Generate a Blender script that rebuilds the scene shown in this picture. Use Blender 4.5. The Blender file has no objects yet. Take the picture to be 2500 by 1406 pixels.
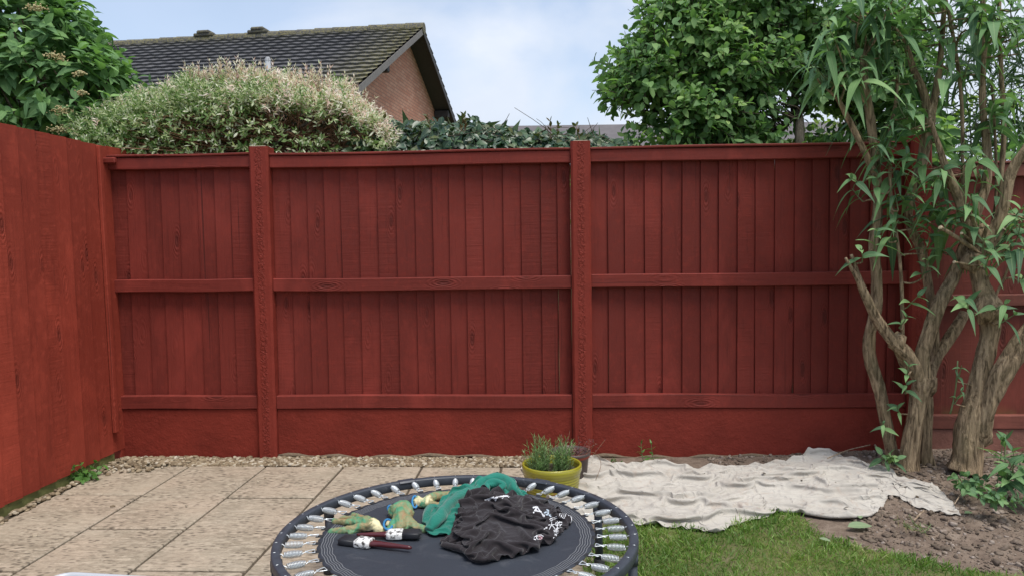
import bpy, math, random
import numpy as np
from mathutils import Vector, Matrix, noise as mnoise
S = bpy.context.scene
C = S.collection
R = math.radians
rng = np.random.default_rng(7)
random.seed(7)

# ---------------------------------------------------------------- camera
FPX, W0, H0 = 1819.0, 2500.0, 1406.0
YAW, PITCH, ROLL = 2.9, -3.15, -0.75
cam = bpy.data.cameras.new('camera')
cam.sensor_width = 36.0
cam.lens = FPX / W0 * 36.0
cam.clip_start = 0.05
cam.clip_end = 2000
camo = bpy.data.objects.new('camera', cam)
C.objects.link(camo)
CM = Matrix.Translation((0, 0, 1.25)) @ Matrix.Rotation(R(YAW), 4, 'Z') @ Matrix.Rotation(R(90 + PITCH), 4, 'X') @ Matrix.Rotation(R(ROLL), 4, 'Z')
camo.matrix_world = CM
S.camera = camo
CO = Vector((0, 0, 1.25))

# ---------------------------------------------------------------- sky, sun, exposure
SUN_EL, SUN_AZ = 68.0, 142.0          # azimuth clockwise from +Y (towards +X)
world = bpy.data.worlds.new('World')
S.world = world
world.use_nodes = True
wn = world.node_tree
wn.nodes.clear()
def wnode(t, **k):
    n = wn.nodes.new(t)
    for a, b in k.items():
        setattr(n, a, b)
    return n
out = wnode('ShaderNodeOutputWorld')
sky = wnode('ShaderNodeTexSky', sky_type='NISHITA', sun_disc=False)
sky.sun_elevation = R(SUN_EL)
sky.sun_rotation = R(SUN_AZ)
sky.air_density = 1.0
sky.dust_density = 1.6
bg1 = wnode('ShaderNodeBackground')
bg1.inputs[1].default_value = 0.15
wn.links.new(sky.outputs[0], bg1.inputs[0])
bg2 = wnode('ShaderNodeBackground')
bg2.inputs[1].default_value = 0.78
tc = wnode('ShaderNodeTexCoord')
mp = wnode('ShaderNodeMapping')
mp.inputs['Scale'].default_value = (1.5, 1.5, 2.6)
mp.inputs['Location'].default_value = (0.35, 0.2, 0.4)
wn.links.new(tc.outputs['Generated'], mp.inputs[0])
nz = wnode('ShaderNodeTexNoise')
nz.inputs['Scale'].default_value = 1.6
nz.inputs['Detail'].default_value = 7
nz.inputs['Roughness'].default_value = 0.5
nz.inputs['Distortion'].default_value = 0.3
wn.links.new(mp.outputs[0], nz.inputs['Vector'])
sep = wnode('ShaderNodeSeparateXYZ')
wn.links.new(tc.outputs['Generated'], sep.inputs[0])
def wmath(op, a, b):
    n = wnode('ShaderNodeMath', operation=op)
    for i, v in enumerate((a, b)):
        if isinstance(v, (int, float)):
            n.inputs[i].default_value = v
        else:
            wn.links.new(v, n.inputs[i])
    return n.outputs[0]
f = wmath('ADD', nz.outputs[0], wmath('MULTIPLY', sep.outputs[0], 0.42))
f = wmath('SUBTRACT', f, wmath('MULTIPLY', sep.outputs[2], 0.18))
cr = wnode('ShaderNodeValToRGB')
cr.color_ramp.elements[0].position = 0.34
cr.color_ramp.elements[0].color = (0.42, 0.42, 0.42, 1)
cr.color_ramp.elements[1].position = 0.50
cr.color_ramp.elements[1].color = (0.97, 0.97, 0.97, 1)
wn.links.new(f, cr.inputs[0])
nz2 = wnode('ShaderNodeTexNoise')
nz2.inputs['Scale'].default_value = 3.2
nz2.inputs['Detail'].default_value = 5
wn.links.new(mp.outputs[0], nz2.inputs['Vector'])
cr2 = wnode('ShaderNodeValToRGB')
cr2.color_ramp.elements[0].position = 0.3
cr2.color_ramp.elements[0].color = (0.66, 0.74, 0.86, 1)
cr2.color_ramp.elements[1].position = 0.72
cr2.color_ramp.elements[1].color = (0.80, 0.86, 0.98, 1)
wn.links.new(nz2.outputs[0], cr2.inputs[0])
wn.links.new(cr2.outputs[0], bg2.inputs[0])
mx = wnode('ShaderNodeMixShader')
wn.links.new(cr.outputs[0], mx.inputs[0])
wn.links.new(bg1.outputs[0], mx.inputs[1])
wn.links.new(bg2.outputs[0], mx.inputs[2])
wn.links.new(mx.outputs[0], out.inputs[0])

sl = bpy.data.lights.new('sun', 'SUN')
sl.energy = 2.6
sl.angle = R(24)
sl.color = (1.0, 0.95, 0.88)
so = bpy.data.objects.new('sun', sl)
C.objects.link(so)
d = Vector((math.sin(R(SUN_AZ)) * math.cos(R(SUN_EL)), math.cos(R(SUN_AZ)) * math.cos(R(SUN_EL)), math.sin(R(SUN_EL))))
so.rotation_euler = d.to_track_quat('Z', 'Y').to_euler()
S.render.engine = 'CYCLES'
S.view_settings.view_transform = 'Standard'
S.view_settings.look = 'None'
S.view_settings.exposure = 0.47
S.view_settings.gamma = 1.0

# ---------------------------------------------------------------- helpers
def ray(px, py):
    v = Vector(((px - W0 / 2) / FPX, -(py - H0 / 2) / FPX, -1.0))
    return CM.to_3x3() @ v
def at(px, py, Y=None, Z=None):
    """world point seen at photo pixel (px,py) on the plane y=Y or z=Z"""
    r = ray(px, py)
    k = (Y / r.y) if Y is not None else ((Z - CO.z) / r.z)
    return CO + r * k
def link(o, parent=None):
    C.objects.link(o)
    if parent is not None:
        o.parent = parent
    return o
def tag(o, label=None, cat=None, group=None, kind=None):
    if label: o['label'] = label
    if cat: o['category'] = cat
    if group: o['group'] = group
    if kind: o['kind'] = kind
    return o
def thing(name, label, cat, loc=(0, 0, 0), rz=0.0, group=None):
    o = bpy.data.objects.new(name, None)
    o.empty_display_size = 0.1
    o.location = loc
    o.rotation_euler = (0, 0, rz)
    C.objects.link(o)
    return tag(o, label, cat, group)
def mk(name, V, F, m, parent=None, smooth=False, attrs=None, world_space=True):
    """one mesh object; F is an (n,k) array or a list of tuples; verts are in world space unless parent offset is handled"""
    me = bpy.data.meshes.new(name)
    V = np.asarray(V, dtype=np.float32).reshape(-1, 3)
    if parent is not None and world_space:
        Mi = np.array(pm(parent).inverted(), dtype=np.float64)
        V = (V @ Mi[:3, :3].T + Mi[:3, 3]).astype(np.float32)
    if isinstance(F, np.ndarray):
        n, k = F.shape
        me.vertices.add(len(V)); me.loops.add(n * k); me.polygons.add(n)
        me.vertices.foreach_set('co', V.ravel())
        me.loops.foreach_set('vertex_index', F.astype(np.int32).ravel())
        me.polygons.foreach_set('loop_start', (np.arange(n) * k).astype(np.int32))
        me.update(calc_edges=True)
    else:
        me.from_pydata([tuple(v) for v in V.tolist()], [], [tuple(int(i) for i in q) for q in F])
        me.update()
    if attrs:
        for a, v in attrs.items():
            at_ = me.attributes.new(a, 'FLOAT', 'POINT')
            at_.data.foreach_set('value', np.asarray(v, dtype=np.float32).ravel())
    if smooth:
        me.polygons.foreach_set('use_smooth', np.ones(len(me.polygons), dtype=bool))
    me.validate()
    for mm in (m if isinstance(m, (list, tuple)) else [m]):
        me.materials.append(mm)
    return link(bpy.data.objects.new(name, me), parent)
def pm(o):
    M = Matrix.Translation(o.location) @ o.rotation_euler.to_matrix().to_4x4()
    return (pm(o.parent) @ M) if o.parent else M
class MB:
    """collects shapes, builds one mesh"""
    def __init__(s): s.v = []; s.f = []; s.a = []
    def add(s, V, F, a=0.0):
        b = len(s.v); s.v += [tuple(map(float, p)) for p in V]; s.f += [tuple(int(i) + b for i in q) for q in F]
        s.a += [a] * len(V) if np.isscalar(a) else list(a)
        return s
    def box(s, c, d, rot=None, a=0.0, bev=0.0):
        x, y, z = [q / 2 for q in d]
        if bev > 0:
            b = min(bev, x * .9, y * .9, z * .9); V = []
            for sx in (-1, 1):
                for sy in (-1, 1):
                    for sz in (-1, 1):
                        V += [(sx * x, sy * (y - b), sz * (z - b)), (sx * (x - b), sy * y, sz * (z - b)), (sx * (x - b), sy * (y - b), sz * z)]
            I = lambda i, j, k, q: ((i * 2 + j) * 2 + k) * 3 + q
            F = []
            for i in (0, 1):
                q = [I(i, 0, 0, 0), I(i, 1, 0, 0), I(i, 1, 1, 0), I(i, 0, 1, 0)]; F.append(q if i else q[::-1])
                q = [I(0, i, 0, 1), I(0, i, 1, 1), I(1, i, 1, 1), I(1, i, 0, 1)]; F.append(q if i else q[::-1])
                q = [I(0, 0, i, 2), I(1, 0, i, 2), I(1, 1, i, 2), I(0, 1, i, 2)]; F.append(q if i else q[::-1])
            for i in (0, 1):
                for j in (0, 1):
                    F.append([I(i, j, 0, 0), I(i, j, 1, 0), I(i, j, 1, 1), I(i, j, 0, 1)] if (i ^ j) == 1 else [I(i, j, 0, 1), I(i, j, 1, 1), I(i, j, 1, 0), I(i, j, 0, 0)])
                    F.append([I(i, 0, j, 0), I(i, 1, j, 0), I(i, 1, j, 2), I(i, 0, j, 2)] if (i ^ j) == 0 else [I(i, 0, j, 2), I(i, 1, j, 2), I(i, 1, j, 0), I(i, 0, j, 0)])
                    F.append([I(0, i, j, 1), I(1, i, j, 1), I(1, i, j, 2), I(0, i, j, 2)] if (i ^ j) == 1 else [I(0, i, j, 2), I(1, i, j, 2), I(1, i, j, 1), I(0, i, j, 1)])
                    for k in (0, 1):
                        q = [I(i, j, k, 0), I(i, j, k, 1), I(i, j, k, 2)]; F.append(q if (i + j + k) % 2 else q[::-1])
        else:
            V = [(sx * x, sy * y, sz * z) for sx in (-1, 1) for sy in (-1, 1) for sz in (-1, 1)]
            F = [(0, 1, 3, 2), (4, 6, 7, 5), (0, 4, 5, 1), (2, 3, 7, 6), (0, 2, 6, 4), (1, 5, 7, 3)]
        V = [Vector(p) for p in V]
        if rot is not None: V = [rot @ p for p in V]
        return s.add([p + Vector(c) for p in V], F, a)
    def tube(s, P, r, n=8, a=0.0, caps=True, bump=None):
        P = [Vector(p) for p in P]; m = len(P)
        rr = [r] * m if np.isscalar(r) else list(r)
        V = []; up = None
        for i in range(m):
            t = (P[min(i + 1, m - 1)] - P[max(i - 1, 0)])
            t = t.normalized() if t.length > 1e-9 else Vector((0, 0, 1))
            if up is None:
                up = Vector((0, 0, 1)) if abs(t.z) < .9 else Vector((1, 0, 0))
            sd = t.cross(up); sd.normalize(); up = sd.cross(t).normalized()
            for k in range(n):
                an = 2 * math.pi * k / n
                q = rr[i] * (bump(i / max(m - 1, 1), an, P[i]) if bump else 1)
                V.append(P[i] + (sd * math.cos(an) + up * math.sin(an)) * q)
        F = [(i * n + k, i * n + (k + 1) % n, (i + 1) * n + (k + 1) % n, (i + 1) * n + k) for i in range(m - 1) for k in range(n)]
        if caps:
            F += [tuple(range(n))[::-1], tuple((m - 1) * n + k for k in range(n))]
        return s.add(V, F, a)
    def lathe(s, prof, c=(0, 0, 0), n=32, a=0.0):
        V = []; m = len(prof)
        for r_, z in prof:
            for k in range(n):
                an = 2 * math.pi * k / n
                V.append((c[0] + r_ * math.cos(an), c[1] + r_ * math.sin(an), c[2] + z))
        F = [(i * n + k, i * n + (k + 1) % n, (i + 1) * n + (k + 1) % n, (i + 1) * n + k) for i in range(m - 1) for k in range(n)]
        return s.add(V, F, a)
    def build(s, name, m, parent=None, smooth=False, attr=None, world_space=True):
        return mk(name, s.v, s.f, m, parent, smooth, {attr: s.a} if attr else None, world_space)
def smooth_path(P, n=6):
    """Catmull-Rom through tuples of any length"""
    P = [np.array(p, float) for p in P]; o = []
    Q = [2 * P[0] - P[1]] + P + [2 * P[-1] - P[-2]]
    for i in range(1, len(Q) - 2):
        for k in range(n):
            t = k / n
            o.append(.5 * ((2 * Q[i]) + (-Q[i - 1] + Q[i + 1]) * t + (2 * Q[i - 1] - 5 * Q[i] + 4 * Q[i + 1] - Q[i + 2]) * t * t + (-Q[i - 1] + 3 * Q[i] - 3 * Q[i + 1] + Q[i + 2]) * t ** 3))
    o.append(P[-1]); return o
def inpoly(x, y, poly):
    x = np.asarray(x); y = np.asarray(y); r = np.zeros(x.shape, bool); n = len(poly); j = n - 1
    for i in range(n):
        xi, yi = poly[i][:2]; xj, yj = poly[j][:2]
        c = ((yi > y) != (yj > y)) & (x < (xj - xi) * (y - yi) / (yj - yi + 1e-12) + xi)
        r ^= c; j = i
    return r
def fbm(x, y, s=1.0, oct=4, seed=0.0):
    """cheap value-noise fbm on arrays"""
    x = np.asarray(x, float) * s + seed * 17.3; y = np.asarray(y, float) * s + seed * 9.1; r = np.zeros_like(x); a = .5
    for o in range(oct):
        xi = np.floor(x); yi = np.floor(y); fx = x - xi; fy = y - yi; fx = fx * fx * (3 - 2 * fx); fy = fy * fy * (3 - 2 * fy)
        h = lambda i, j: np.modf(np.abs(np.sin(i * 127.1 + j * 311.7 + 3.3) * 43758.5453))[0]
        r += a * ((h(xi, yi) * (1 - fx) + h(xi + 1, yi) * fx) * (1 - fy) + (h(xi, yi + 1) * (1 - fx) + h(xi + 1, yi + 1) * fx) * fy)
        x = x * 2.03 + 5.1; y = y * 2.03 + 1.7; a *= .5
    return r - .5
def unit(A):
    A = np.asarray(A, float); return A / (np.linalg.norm(A, axis=-1, keepdims=True) + 1e-9)

# ---------------------------------------------------------------- materials
class NT:
    def __init__(s, name):
        s.m = bpy.data.materials.new(name); s.m.use_nodes = True; s.t = s.m.node_tree
        s.b = s.t.nodes['Principled BSDF']; s.o = s.t.nodes['Material Output']
    def set(s, inp, v):
        if isinstance(v, bpy.types.NodeSocket): s.t.links.new(v, inp)
        elif isinstance(v, (tuple, list)) and len(v) == 3 and inp.type == 'RGBA': inp.default_value = (*v, 1)
        else: inp.default_value = v
    def n(s, t, ins=None, **k):
        q = s.t.nodes.new(t)
        for a, b in k.items(): setattr(q, a, b)
        for a, b in (ins or {}).items(): s.set(q.inputs[a], b)
        return q
    def obj(s, scale=(1, 1, 1), loc=(0, 0, 0), src='Object', rot=(0, 0, 0)):
        c = s.n('ShaderNodeTexCoord').outputs[src]
        return s.n('ShaderNodeMapping', {'Vector': c, 'Scale': scale, 'Location': loc, 'Rotation': rot}).outputs[0]
    def attr(s, a): return s.n('ShaderNodeAttribute', attribute_name=a).outputs['Fac']
    def noise(s, vec, sc=5, det=4, rough=.5, dist=0): return s.n('ShaderNodeTexNoise', {'Vector': vec, 'Scale': sc, 'Detail': det, 'Roughness': rough, 'Distortion': dist}).outputs[0]
    def vor(s, vec, sc=5, feat='F1', rand=1.0, dim='3D'): return s.n('ShaderNodeTexVoronoi', {'Vector': vec, 'Scale': sc, 'Randomness': rand}, feature=feat, voronoi_dimensions=dim).outputs[0]
    def ma(s, op, a, b=0.0, clamp=False): return s.n('ShaderNodeMath', {0: a, 1: b}, operation=op, use_clamp=clamp).outputs[0]
    def ramp(s, fac, stops):
        q = s.n('ShaderNodeValToRGB', {0: fac}); e = q.color_ramp.elements
        while len(e) < len(stops): e.new(.5)
        for i, (p, c) in enumerate(stops):
            e[i].position = p; e[i].color = (c, c, c, 1) if np.isscalar(c) else (*c, 1)
        return q.outputs[0]
    def mix(s, f, a, b, mode='MIX'):
        q = s.n('ShaderNodeMix', data_type='RGBA', blend_type=mode)
        s.set(q.inputs[0], f); s.set(q.inputs[6], a); s.set(q.inputs[7], b); return q.outputs[2]
    def addv(s, a, b): return s.n('ShaderNodeVectorMath', {0: a, 1: b}, operation='ADD').outputs[0]
    def xyz(s, x, y, z): return s.n('ShaderNodeCombineXYZ', {0: x, 1: y, 2: z}).outputs[0]
    def bump(s, h, dist=.002, st=1.0, prev=None):
        d = {'Height': h, 'Distance': dist, 'Strength': st}
        if prev is not None: d['Normal'] = prev
        return s.n('ShaderNodeBump', d).outputs[0]
    def fin(s, col, rough=.6, bump=None, metal=0, spec=None, **k):
        s.set(s.b.inputs['Base Color'], col); s.set(s.b.inputs['Roughness'], rough); s.set(s.b.inputs['Metallic'], metal)
        if spec is not None: s.set(s.b.inputs['Specular IOR Level'], spec)
        if bump is not None: s.set(s.b.inputs['Normal'], bump)
        for a, v in k.items(): s.set(s.b.inputs[a.replace('_', ' ')], v)
        return s.m

def m_plain(name, col, rough=.6, metal=0, nscale=40, nb=.0005, var=.15, spec=None):
    t = NT(name); v = t.obj(); n = t.noise(v, nscale, 4)
    c = t.mix(n, tuple(x * (1 - var) for x in col), tuple(min(1, x * (1 + var)) for x in col))
    return t.fin(c, rough, t.bump(n, nb), metal, spec)

def m_redwood(name, top=(.235, .040, .032), low=(.19, .028, .021), horiz=False, algae=False):
    """red fence paint over rough sawn timber; grain runs along z (or along x for rails)"""
    t = NT(name); bid = t.attr('bid')
    off = t.xyz(t.ma('MULTIPLY', bid, 37.0), t.ma('MULTIPLY', bid, 11.0), t.ma('MULTIPLY', bid, 23.0))
    base = t.addv(t.obj(), off)
    sc = (1.8, 34, 34) if horiz else (34, 34, 1.8)
    g = t.noise(t.n('ShaderNodeMapping', {'Vector': base, 'Scale': sc}).outputs[0], 1.6, 5, .6, .4)
    saw = t.noise(t.n('ShaderNodeMapping', {'Vector': base, 'Scale': (60, 60, 3) if horiz else (3, 3, 55)}).outputs[0], 1.3, 3, .6)
    sawamt = t.ramp(t.noise(t.xyz(bid, bid, 0.0), 23, 0), [(.46, 0.05), (.56, 1.0)])
    ks = (2.2, 7, 7) if horiz else (8, 8, 2.4)
    kd = t.vor(t.n('ShaderNodeMapping', {'Vector': base, 'Scale': ks}).outputs[0], 1.0)
    kn = t.ramp(kd, [(.0, 1.0), (.09, .9), (.13, .0)])
    rings = t.ma('MULTIPLY', t.ma('SINE', t.ma('MULTIPLY', kd, 95.0)), t.ramp(kd, [(.05, 1.0), (.33, 0.0)]))
    big = t.noise(t.obj(), 1.6, 4, .6)
    fine = t.noise(base, 28, 4, .6)
    c = t.mix(t.ramp(big, [(.35, 0.0), (.65, 1.0)]), low, top)
    c = t.mix(t.ramp(t.noise(t.xyz(bid, 0.3, 0.0), 41, 0), [(.35, .0), (.6, .45)]), c, tuple(x * .70 for x in low))
    c = t.mix(t.ma('MULTIPLY', t.ramp(g, [(.30, 1.0), (.44, 0.0)]), .35), c, tuple(x * .45 for x in low))
    c = t.mix(t.ma('MULTIPLY', t.ramp(fine, [(.52, .0), (.72, 1.0)]), .30), c, tuple(min(1, x * 1.45) for x in top))
    c = t.mix(t.ma('MULTIPLY', t.ramp(t.noise(t.obj((1, 1, .5)), 3.4, 5, .65), [(.52, 0.0), (.72, .55)]), 1.0), c, tuple(min(1, x * 1.5) for x in top))
    c = t.mix(t.ma('MULTIPLY', t.ramp(t.noise(t.n('ShaderNodeMapping', {'Vector': base, 'Scale': (1, 90, 90) if horiz else (90, 90, 1)}).outputs[0], .45, 2), [(.26, .9), (.30, .0)]), .8), c, tuple(x * .3 for x in low))
    c = t.mix(t.ma('MULTIPLY', kn, .55), c, tuple(x * .35 for x in low))
    if algae:
        z = t.n('ShaderNodeSeparateXYZ', {0: t.obj()}).outputs[2]
        al = t.ma('MULTIPLY', t.ramp(z, [(.17, 1.0), (.30, 0.0)]), t.ramp(t.noise(t.obj(), 9, 5, .65), [(.35, 0.0), (.6, 1.0)]))
        c = t.mix(t.ma('MULTIPLY', al, .7), c, (.10, .12, .03))
    b = t.bump(g, .0018, 1.0)
    b = t.bump(t.ma('MULTIPLY', saw, sawamt), .0022, 1.0, b)
    b = t.bump(t.ma('ADD', rings, t.ma('MULTIPLY', kn, -1.5)), .0016, .8, b)
    return t.fin(c, t.ramp(fine, [(.3, .62), (.7, .8)]), b, 0, .28)

def m_redconc(name, col=(.180, .0255, .0160), band=False):
    t = NT(name); v = t.obj(); n1 = t.noise(v, 70, 5, .6); n2 = t.noise(v, 4, 4, .6)
    n3 = t.noise(t.obj((1, 1, .7)), 62, 3, .55, 1.0)
    c = t.mix(t.ramp(n2, [(.3, 0.0), (.7, 1.0)]), tuple(x * .8 for x in col), tuple(x * 1.15 for x in col))
    c = t.mix(t.ramp(n1, [(.55, 0.0), (.75, .35)]), c, tuple(min(1, x * 1.6) for x in col))
    sp = t.ramp(t.vor(v, 60), [(.0, 1.0), (.1, 0.0)])
    c = t.mix(t.ma('MULTIPLY', sp, .35), c, tuple(x * .35 for x in col))
    b = t.bump(n1, .0018 if band else .003, 1.0)
    if band:
        x = t.n('ShaderNodeSeparateXYZ', {0: t.obj()}).outputs[0]
        w = t.ma('ADD', t.ma('ABSOLUTE', x), t.ma('MULTIPLY', t.noise(v, 9, 3), .02))
        mk_ = t.ramp(w, [(.022, 1.0), (.036, 0.0)])
        b = t.bump(t.ma('MULTIPLY', t.ramp(n3, [(.40, 0.0), (.60, 1.0)]), mk_), .0045, 1.0, b)
    else:
        b = t.bump(t.noise(v, 22, 4, .6), .006, .8, b)
    return t.fin(c, .7, b, 0, .2)

def m_leaf(name, stops, rough=.5, trans=.3, tcol=None, across=None, spec=.4, vein=.0):
    """leaf material: colour by per-leaf random value; light shows through"""
    t = NT(name); r = t.attr('rnd'); a = t.attr('across')
    c = t.ramp(r, stops)
    n = t.noise(t.obj(), 60, 3)
    c = t.mix(t.ma('MULTIPLY', n, .35), c, t.mix(1.0, c, (.55, .6, .5), 'MULTIPLY'))
    if across is not None:
        c = t.mix(t.ramp(t.ma('ADD', t.ma('ABSOLUTE', a), t.ma('MULTIPLY', t.noise(t.obj(), 90, 2), .6)), [(.75, 0.0), (1.05, 1.0)]), c, across)
    if vein:
        c = t.mix(t.ma('MULTIPLY', t.ramp(t.ma('ABSOLUTE', a), [(.0, 1.0), (.14, 0.0)]), vein), c, (.30, .42, .20))
    t.fin(c, rough, None, 0, spec)
    tr = t.n('ShaderNodeBsdfTranslucent', {'Color': t.mix(1.0, c, tcol or (1.35, 1.55, .8), 'MULTIPLY')})
    mxs = t.n('ShaderNodeMixShader', {0: trans, 1: t.b.outputs[0], 2: tr.outputs[0]})
    t.t.links.new(mxs.outputs[0], t.o.inputs[0])
    return t.m

def m_bark(name, c1=(.13, .095, .06), c2=(.30, .235, .16), moss=.25):
    t = NT(name); v = t.obj((1, 1, .16)); n = t.noise(v, 55, 5, .65, .6); n2 = t.noise(t.obj(), 6, 4)
    c = t.mix(t.ramp(n, [(.36, 0.0), (.64, 1.0)]), c1, c2)
    c = t.mix(t.ma('MULTIPLY', t.ramp(n2, [(.45, 0.0), (.7, 1.0)]), moss), c, (.10, .11, .035))
    c = t.mix(t.ramp(t.noise(t.obj(), 130, 3), [(.6, 0.0), (.8, .4)]), c, (.42, .36, .28))
    b = t.bump(n, .012, 1.0); b = t.bump(t.noise(t.obj(), 160, 3), .0015, .7, b)
    return t.fin(c, .85, b, 0, .2)

M = {}
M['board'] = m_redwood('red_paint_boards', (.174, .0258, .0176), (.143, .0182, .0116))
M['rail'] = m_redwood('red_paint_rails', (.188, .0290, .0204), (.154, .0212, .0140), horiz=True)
M['side'] = m_redwood('red_paint_side_lit', (.285, .0450, .0255), (.232, .0325, .0178))  # same red paint made lighter, standing in for light on this side
M['oldboard'] = m_redwood('old_red_boards', (.17, .040, .028), (.12, .028, .020), algae=True)
M['oldrail'] = m_redwood('old_red_rail', (.19, .062, .045), (.13, .042, .03), horiz=True)
M['conc'] = m_redconc('red_painted_concrete')
M['post'] = m_redconc('red_painted_post', (.202, .0300, .0195), band=True)
M['oldconc'] = m_redconc('weathered_red_concrete', (.19, .085, .065))
M['rawconc'] = m_plain('bare_concrete', (.35, .30, .22), .9, nb=.002)
M['greenwood'] = m_plain('green_treated_timber', (.16, .17, .055), .85, nb=.002, var=.35)

# ================================================================ setting: ground sheets
# ground to the horizon
def m_ground():
    t = NT('far_ground'); n = t.noise(t.obj(), .7, 6, .6)
    return t.fin(t.mix(n, (.05, .075, .02), (.10, .11, .04)), .95, t.bump(t.noise(t.obj(), 30, 4), .01))
g = mk('ground', [(-600, -600, -.07), (600, -600, -.07), (600, 900, -.07), (-600, 900, -.07)], [(0, 1, 2, 3)], m_ground())
tag(g, kind='structure')

# patio slabs (riven concrete flags, one sheet)
def m_slab():
    t = NT('riven_concrete_flags'); bid = t.attr('bid'); v = t.addv(t.obj(), t.xyz(t.ma('MULTIPLY', bid, 9.0), t.ma('MULTIPLY', bid, 5.0), 0.0))
    st = t.n('ShaderNodeMapping', {'Vector': v, 'Scale': (1.0, 2.6, 1.0)}).outputs[0]
    a = t.noise(st, 3.5, 6, .62, .5); b_ = t.noise(st, 16, 6, .7, 1.2); c_ = t.noise(v, 90, 3, .6)
    c = t.mix(t.ramp(a, [(.3, 0.0), (.7, 1.0)]), (.42, .36, .275), (.53, .46, .36))
    c = t.mix(t.ma('MULTIPLY', t.ramp(t.noise(v, 2.2, 3), [(.42, 0.0), (.62, 1.0)]), .45), c, (.51, .40, .305))
    dirt = t.ma('MULTIPLY', t.ramp(b_, [(.42, 0.0), (.56, 1.0)]), t.ramp(t.noise(v, 1.8, 4, .6), [(.36, .2), (.58, 1.0)]))
    c = t.mix(t.ma('MULTIPLY', dirt, .55), c, (.18, .15, .105))
    pit = t.ramp(t.vor(t.n('ShaderNodeMapping', {'Vector': t.addv(v, t.xyz(t.ma('MULTIPLY', b_, .05), 0.0, 0.0)), 'Scale': (1, 1.6, 1)}).outputs[0], 23, dim='2D'), [(.14, 1.0), (.34, 0.0)])
    pit = t.ma('MULTIPLY', pit, t.ramp(t.noise(v, 7, 4, .6), [(.42, 0.0), (.58, 1.0)]))
    c = t.mix(t.ma('MULTIPLY', pit, .72), c, (.075, .06, .045))
    c = t.mix(t.ramp(c_, [(.3, .28), (.7, 0.0)]), c, (.20, .165, .12))
    bm = t.bump(b_, .012, 1.0); bm = t.bump(pit, .004, -1.0, bm); bm = t.bump(c_, .002, .7, bm)
    return t.fin(c, .88, bm, 0, .3)
xs = [-2.52 + 0.0]
Xj = [at(459, 1139, Z=0).x, at(640, 1148, Z=0).x, at(836, 1141, Z=0).x]
dxs = (Xj[2] - Xj[0]) / 2
cols = [Xj[0] + dxs * k for k in range(-4, 8)]
YB = 4.19
mb = MB(); random.seed(3)
rowbreaks = {0: [1206], 1: [1206, 1394], 2: [1289, ], 3: [1214, 1393]}
for i in range(len(cols) - 1):
    x0, x1 = cols[i], cols[i + 1]
    k = i - 4   # strip right of J1 is 0
    if x0 > 0.12: break
    if k <= -1: ys = [at(260, 1206, Z=0).y, at(30, 1393, Z=0).y]
    elif k == 0: ys = [at(280, 1289, Z=0).y, at(500, 1500, Z=0).y]
    elif k == 1: ys = [at(620, 1214, Z=0).y, at(600, 1393, Z=0).y]
    elif k == 2: ys = [3.25, 2.55]
    else: ys = [3.62 - .25 * (k % 2), 2.9 - .25 * (k % 2)]
    yy = [YB + random.uniform(-.01, .01)] + ys
    while yy[-1] > -2: yy.append(yy[-1] - random.choice([.45, .6, .6, .9]))
    for a, b in zip(yy, yy[1:]):
        g_ = .0065
        xa = max(x0, -2.60) + g_; xb = min(x1, .42 if b < 3 else .30) - g_
        if xb - xa < .08: continue
        mb.box(((xa + xb) / 2, (a + b) / 2, -.02 + random.uniform(-.001, .001)), (xb - xa, a - b - 3.2 * g_, .04), a=random.random(), bev=.005)
pt = mb.build('patio', m_slab(), attr='bid'); tag(pt, kind='structure')
mo = mk('patio_bedding', [(-2.75, -2, -.012), (.40, -2, -.012), (.30, 4.42, -.012), (-2.75, 4.42, -.012)], [(0, 1, 2, 3)], m_plain('dirty_joint_sand', (.075, .058, .038), .95, nscale=90, nb=.004, var=.5))
tag(mo, kind='structure')

# soil bed and lawn base: one gently uneven sheet to the right of the patio
lawn_px = [(1395, 1406), (1440, 1330), (1480, 1270), (1560, 1255), (1800, 1255), (1900, 1235), (1960, 1262), (1990, 1300), (2080, 1330), (2200, 1355), (2330, 1385), (2500, 1400)]
lawn = [tuple(at(x, y, Z=0)[:2]) for x, y in lawn_px] + [(3.4, 2.2), (3.4, .3), (.10, .3)]
LP = np.array(lawn)
def soil_h(x, y):
    z = .055 * np.exp(-(((x - 2.15) / .75) ** 2 + ((y - 4.15) / .7) ** 2)) + .012 * fbm(x, y, 6, 4, 1) + .028 * fbm(x, y, 22, 3, 2) * np.clip((x - .9) / .8, 0, 1) * np.clip((y - 2.3) / .5, 0, 1)
    return z - .004
nx, ny = 260, 260
gx, gy = np.meshgrid(np.linspace(.16, 3.9, nx), np.linspace(.2, 4.405, ny))
gx = gx + np.where(gx < .2, .02 * np.sin(gy * 9) + .012 * np.sin(gy * 31), 0)
gz = soil_h(gx, gy)
V = np.stack([gx, gy, gz], -1).reshape(-1, 3)
I = np.arange(nx * ny).reshape(ny, nx)
F = np.stack([I[:-1, :-1], I[:-1, 1:], I[1:, 1:], I[1:, :-1]], -1).reshape(-1, 4)
inl = inpoly(V[:, 0], V[:, 1], lawn).astype(float)
def m_soil():
    t = NT('stony_soil'); v = t.obj(); n = t.noise(v, 12, 6, .7); n2 = t.noise(v, 60, 4, .6)
    c = t.ramp(n, [(.3, (.11, .08, .062)), (.55, (.19, .145, .112)), (.75, (.28, .225, .18))])
    c = t.mix(t.ramp(n2, [(.55, 0.0), (.7, .6)]), c, (.24, .19, .15))
    lw = t.ma('MULTIPLY', t.attr('lawn'), t.ramp(t.noise(v, 5, 4), [(.3, .6), (.6, 1.0)]))
    c = t.mix(lw, c, (.12, .13, .045))
    return t.fin(c, .95, t.bump(n2, .008, 1.0, t.bump(n, .012)), 0, .15)
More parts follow.
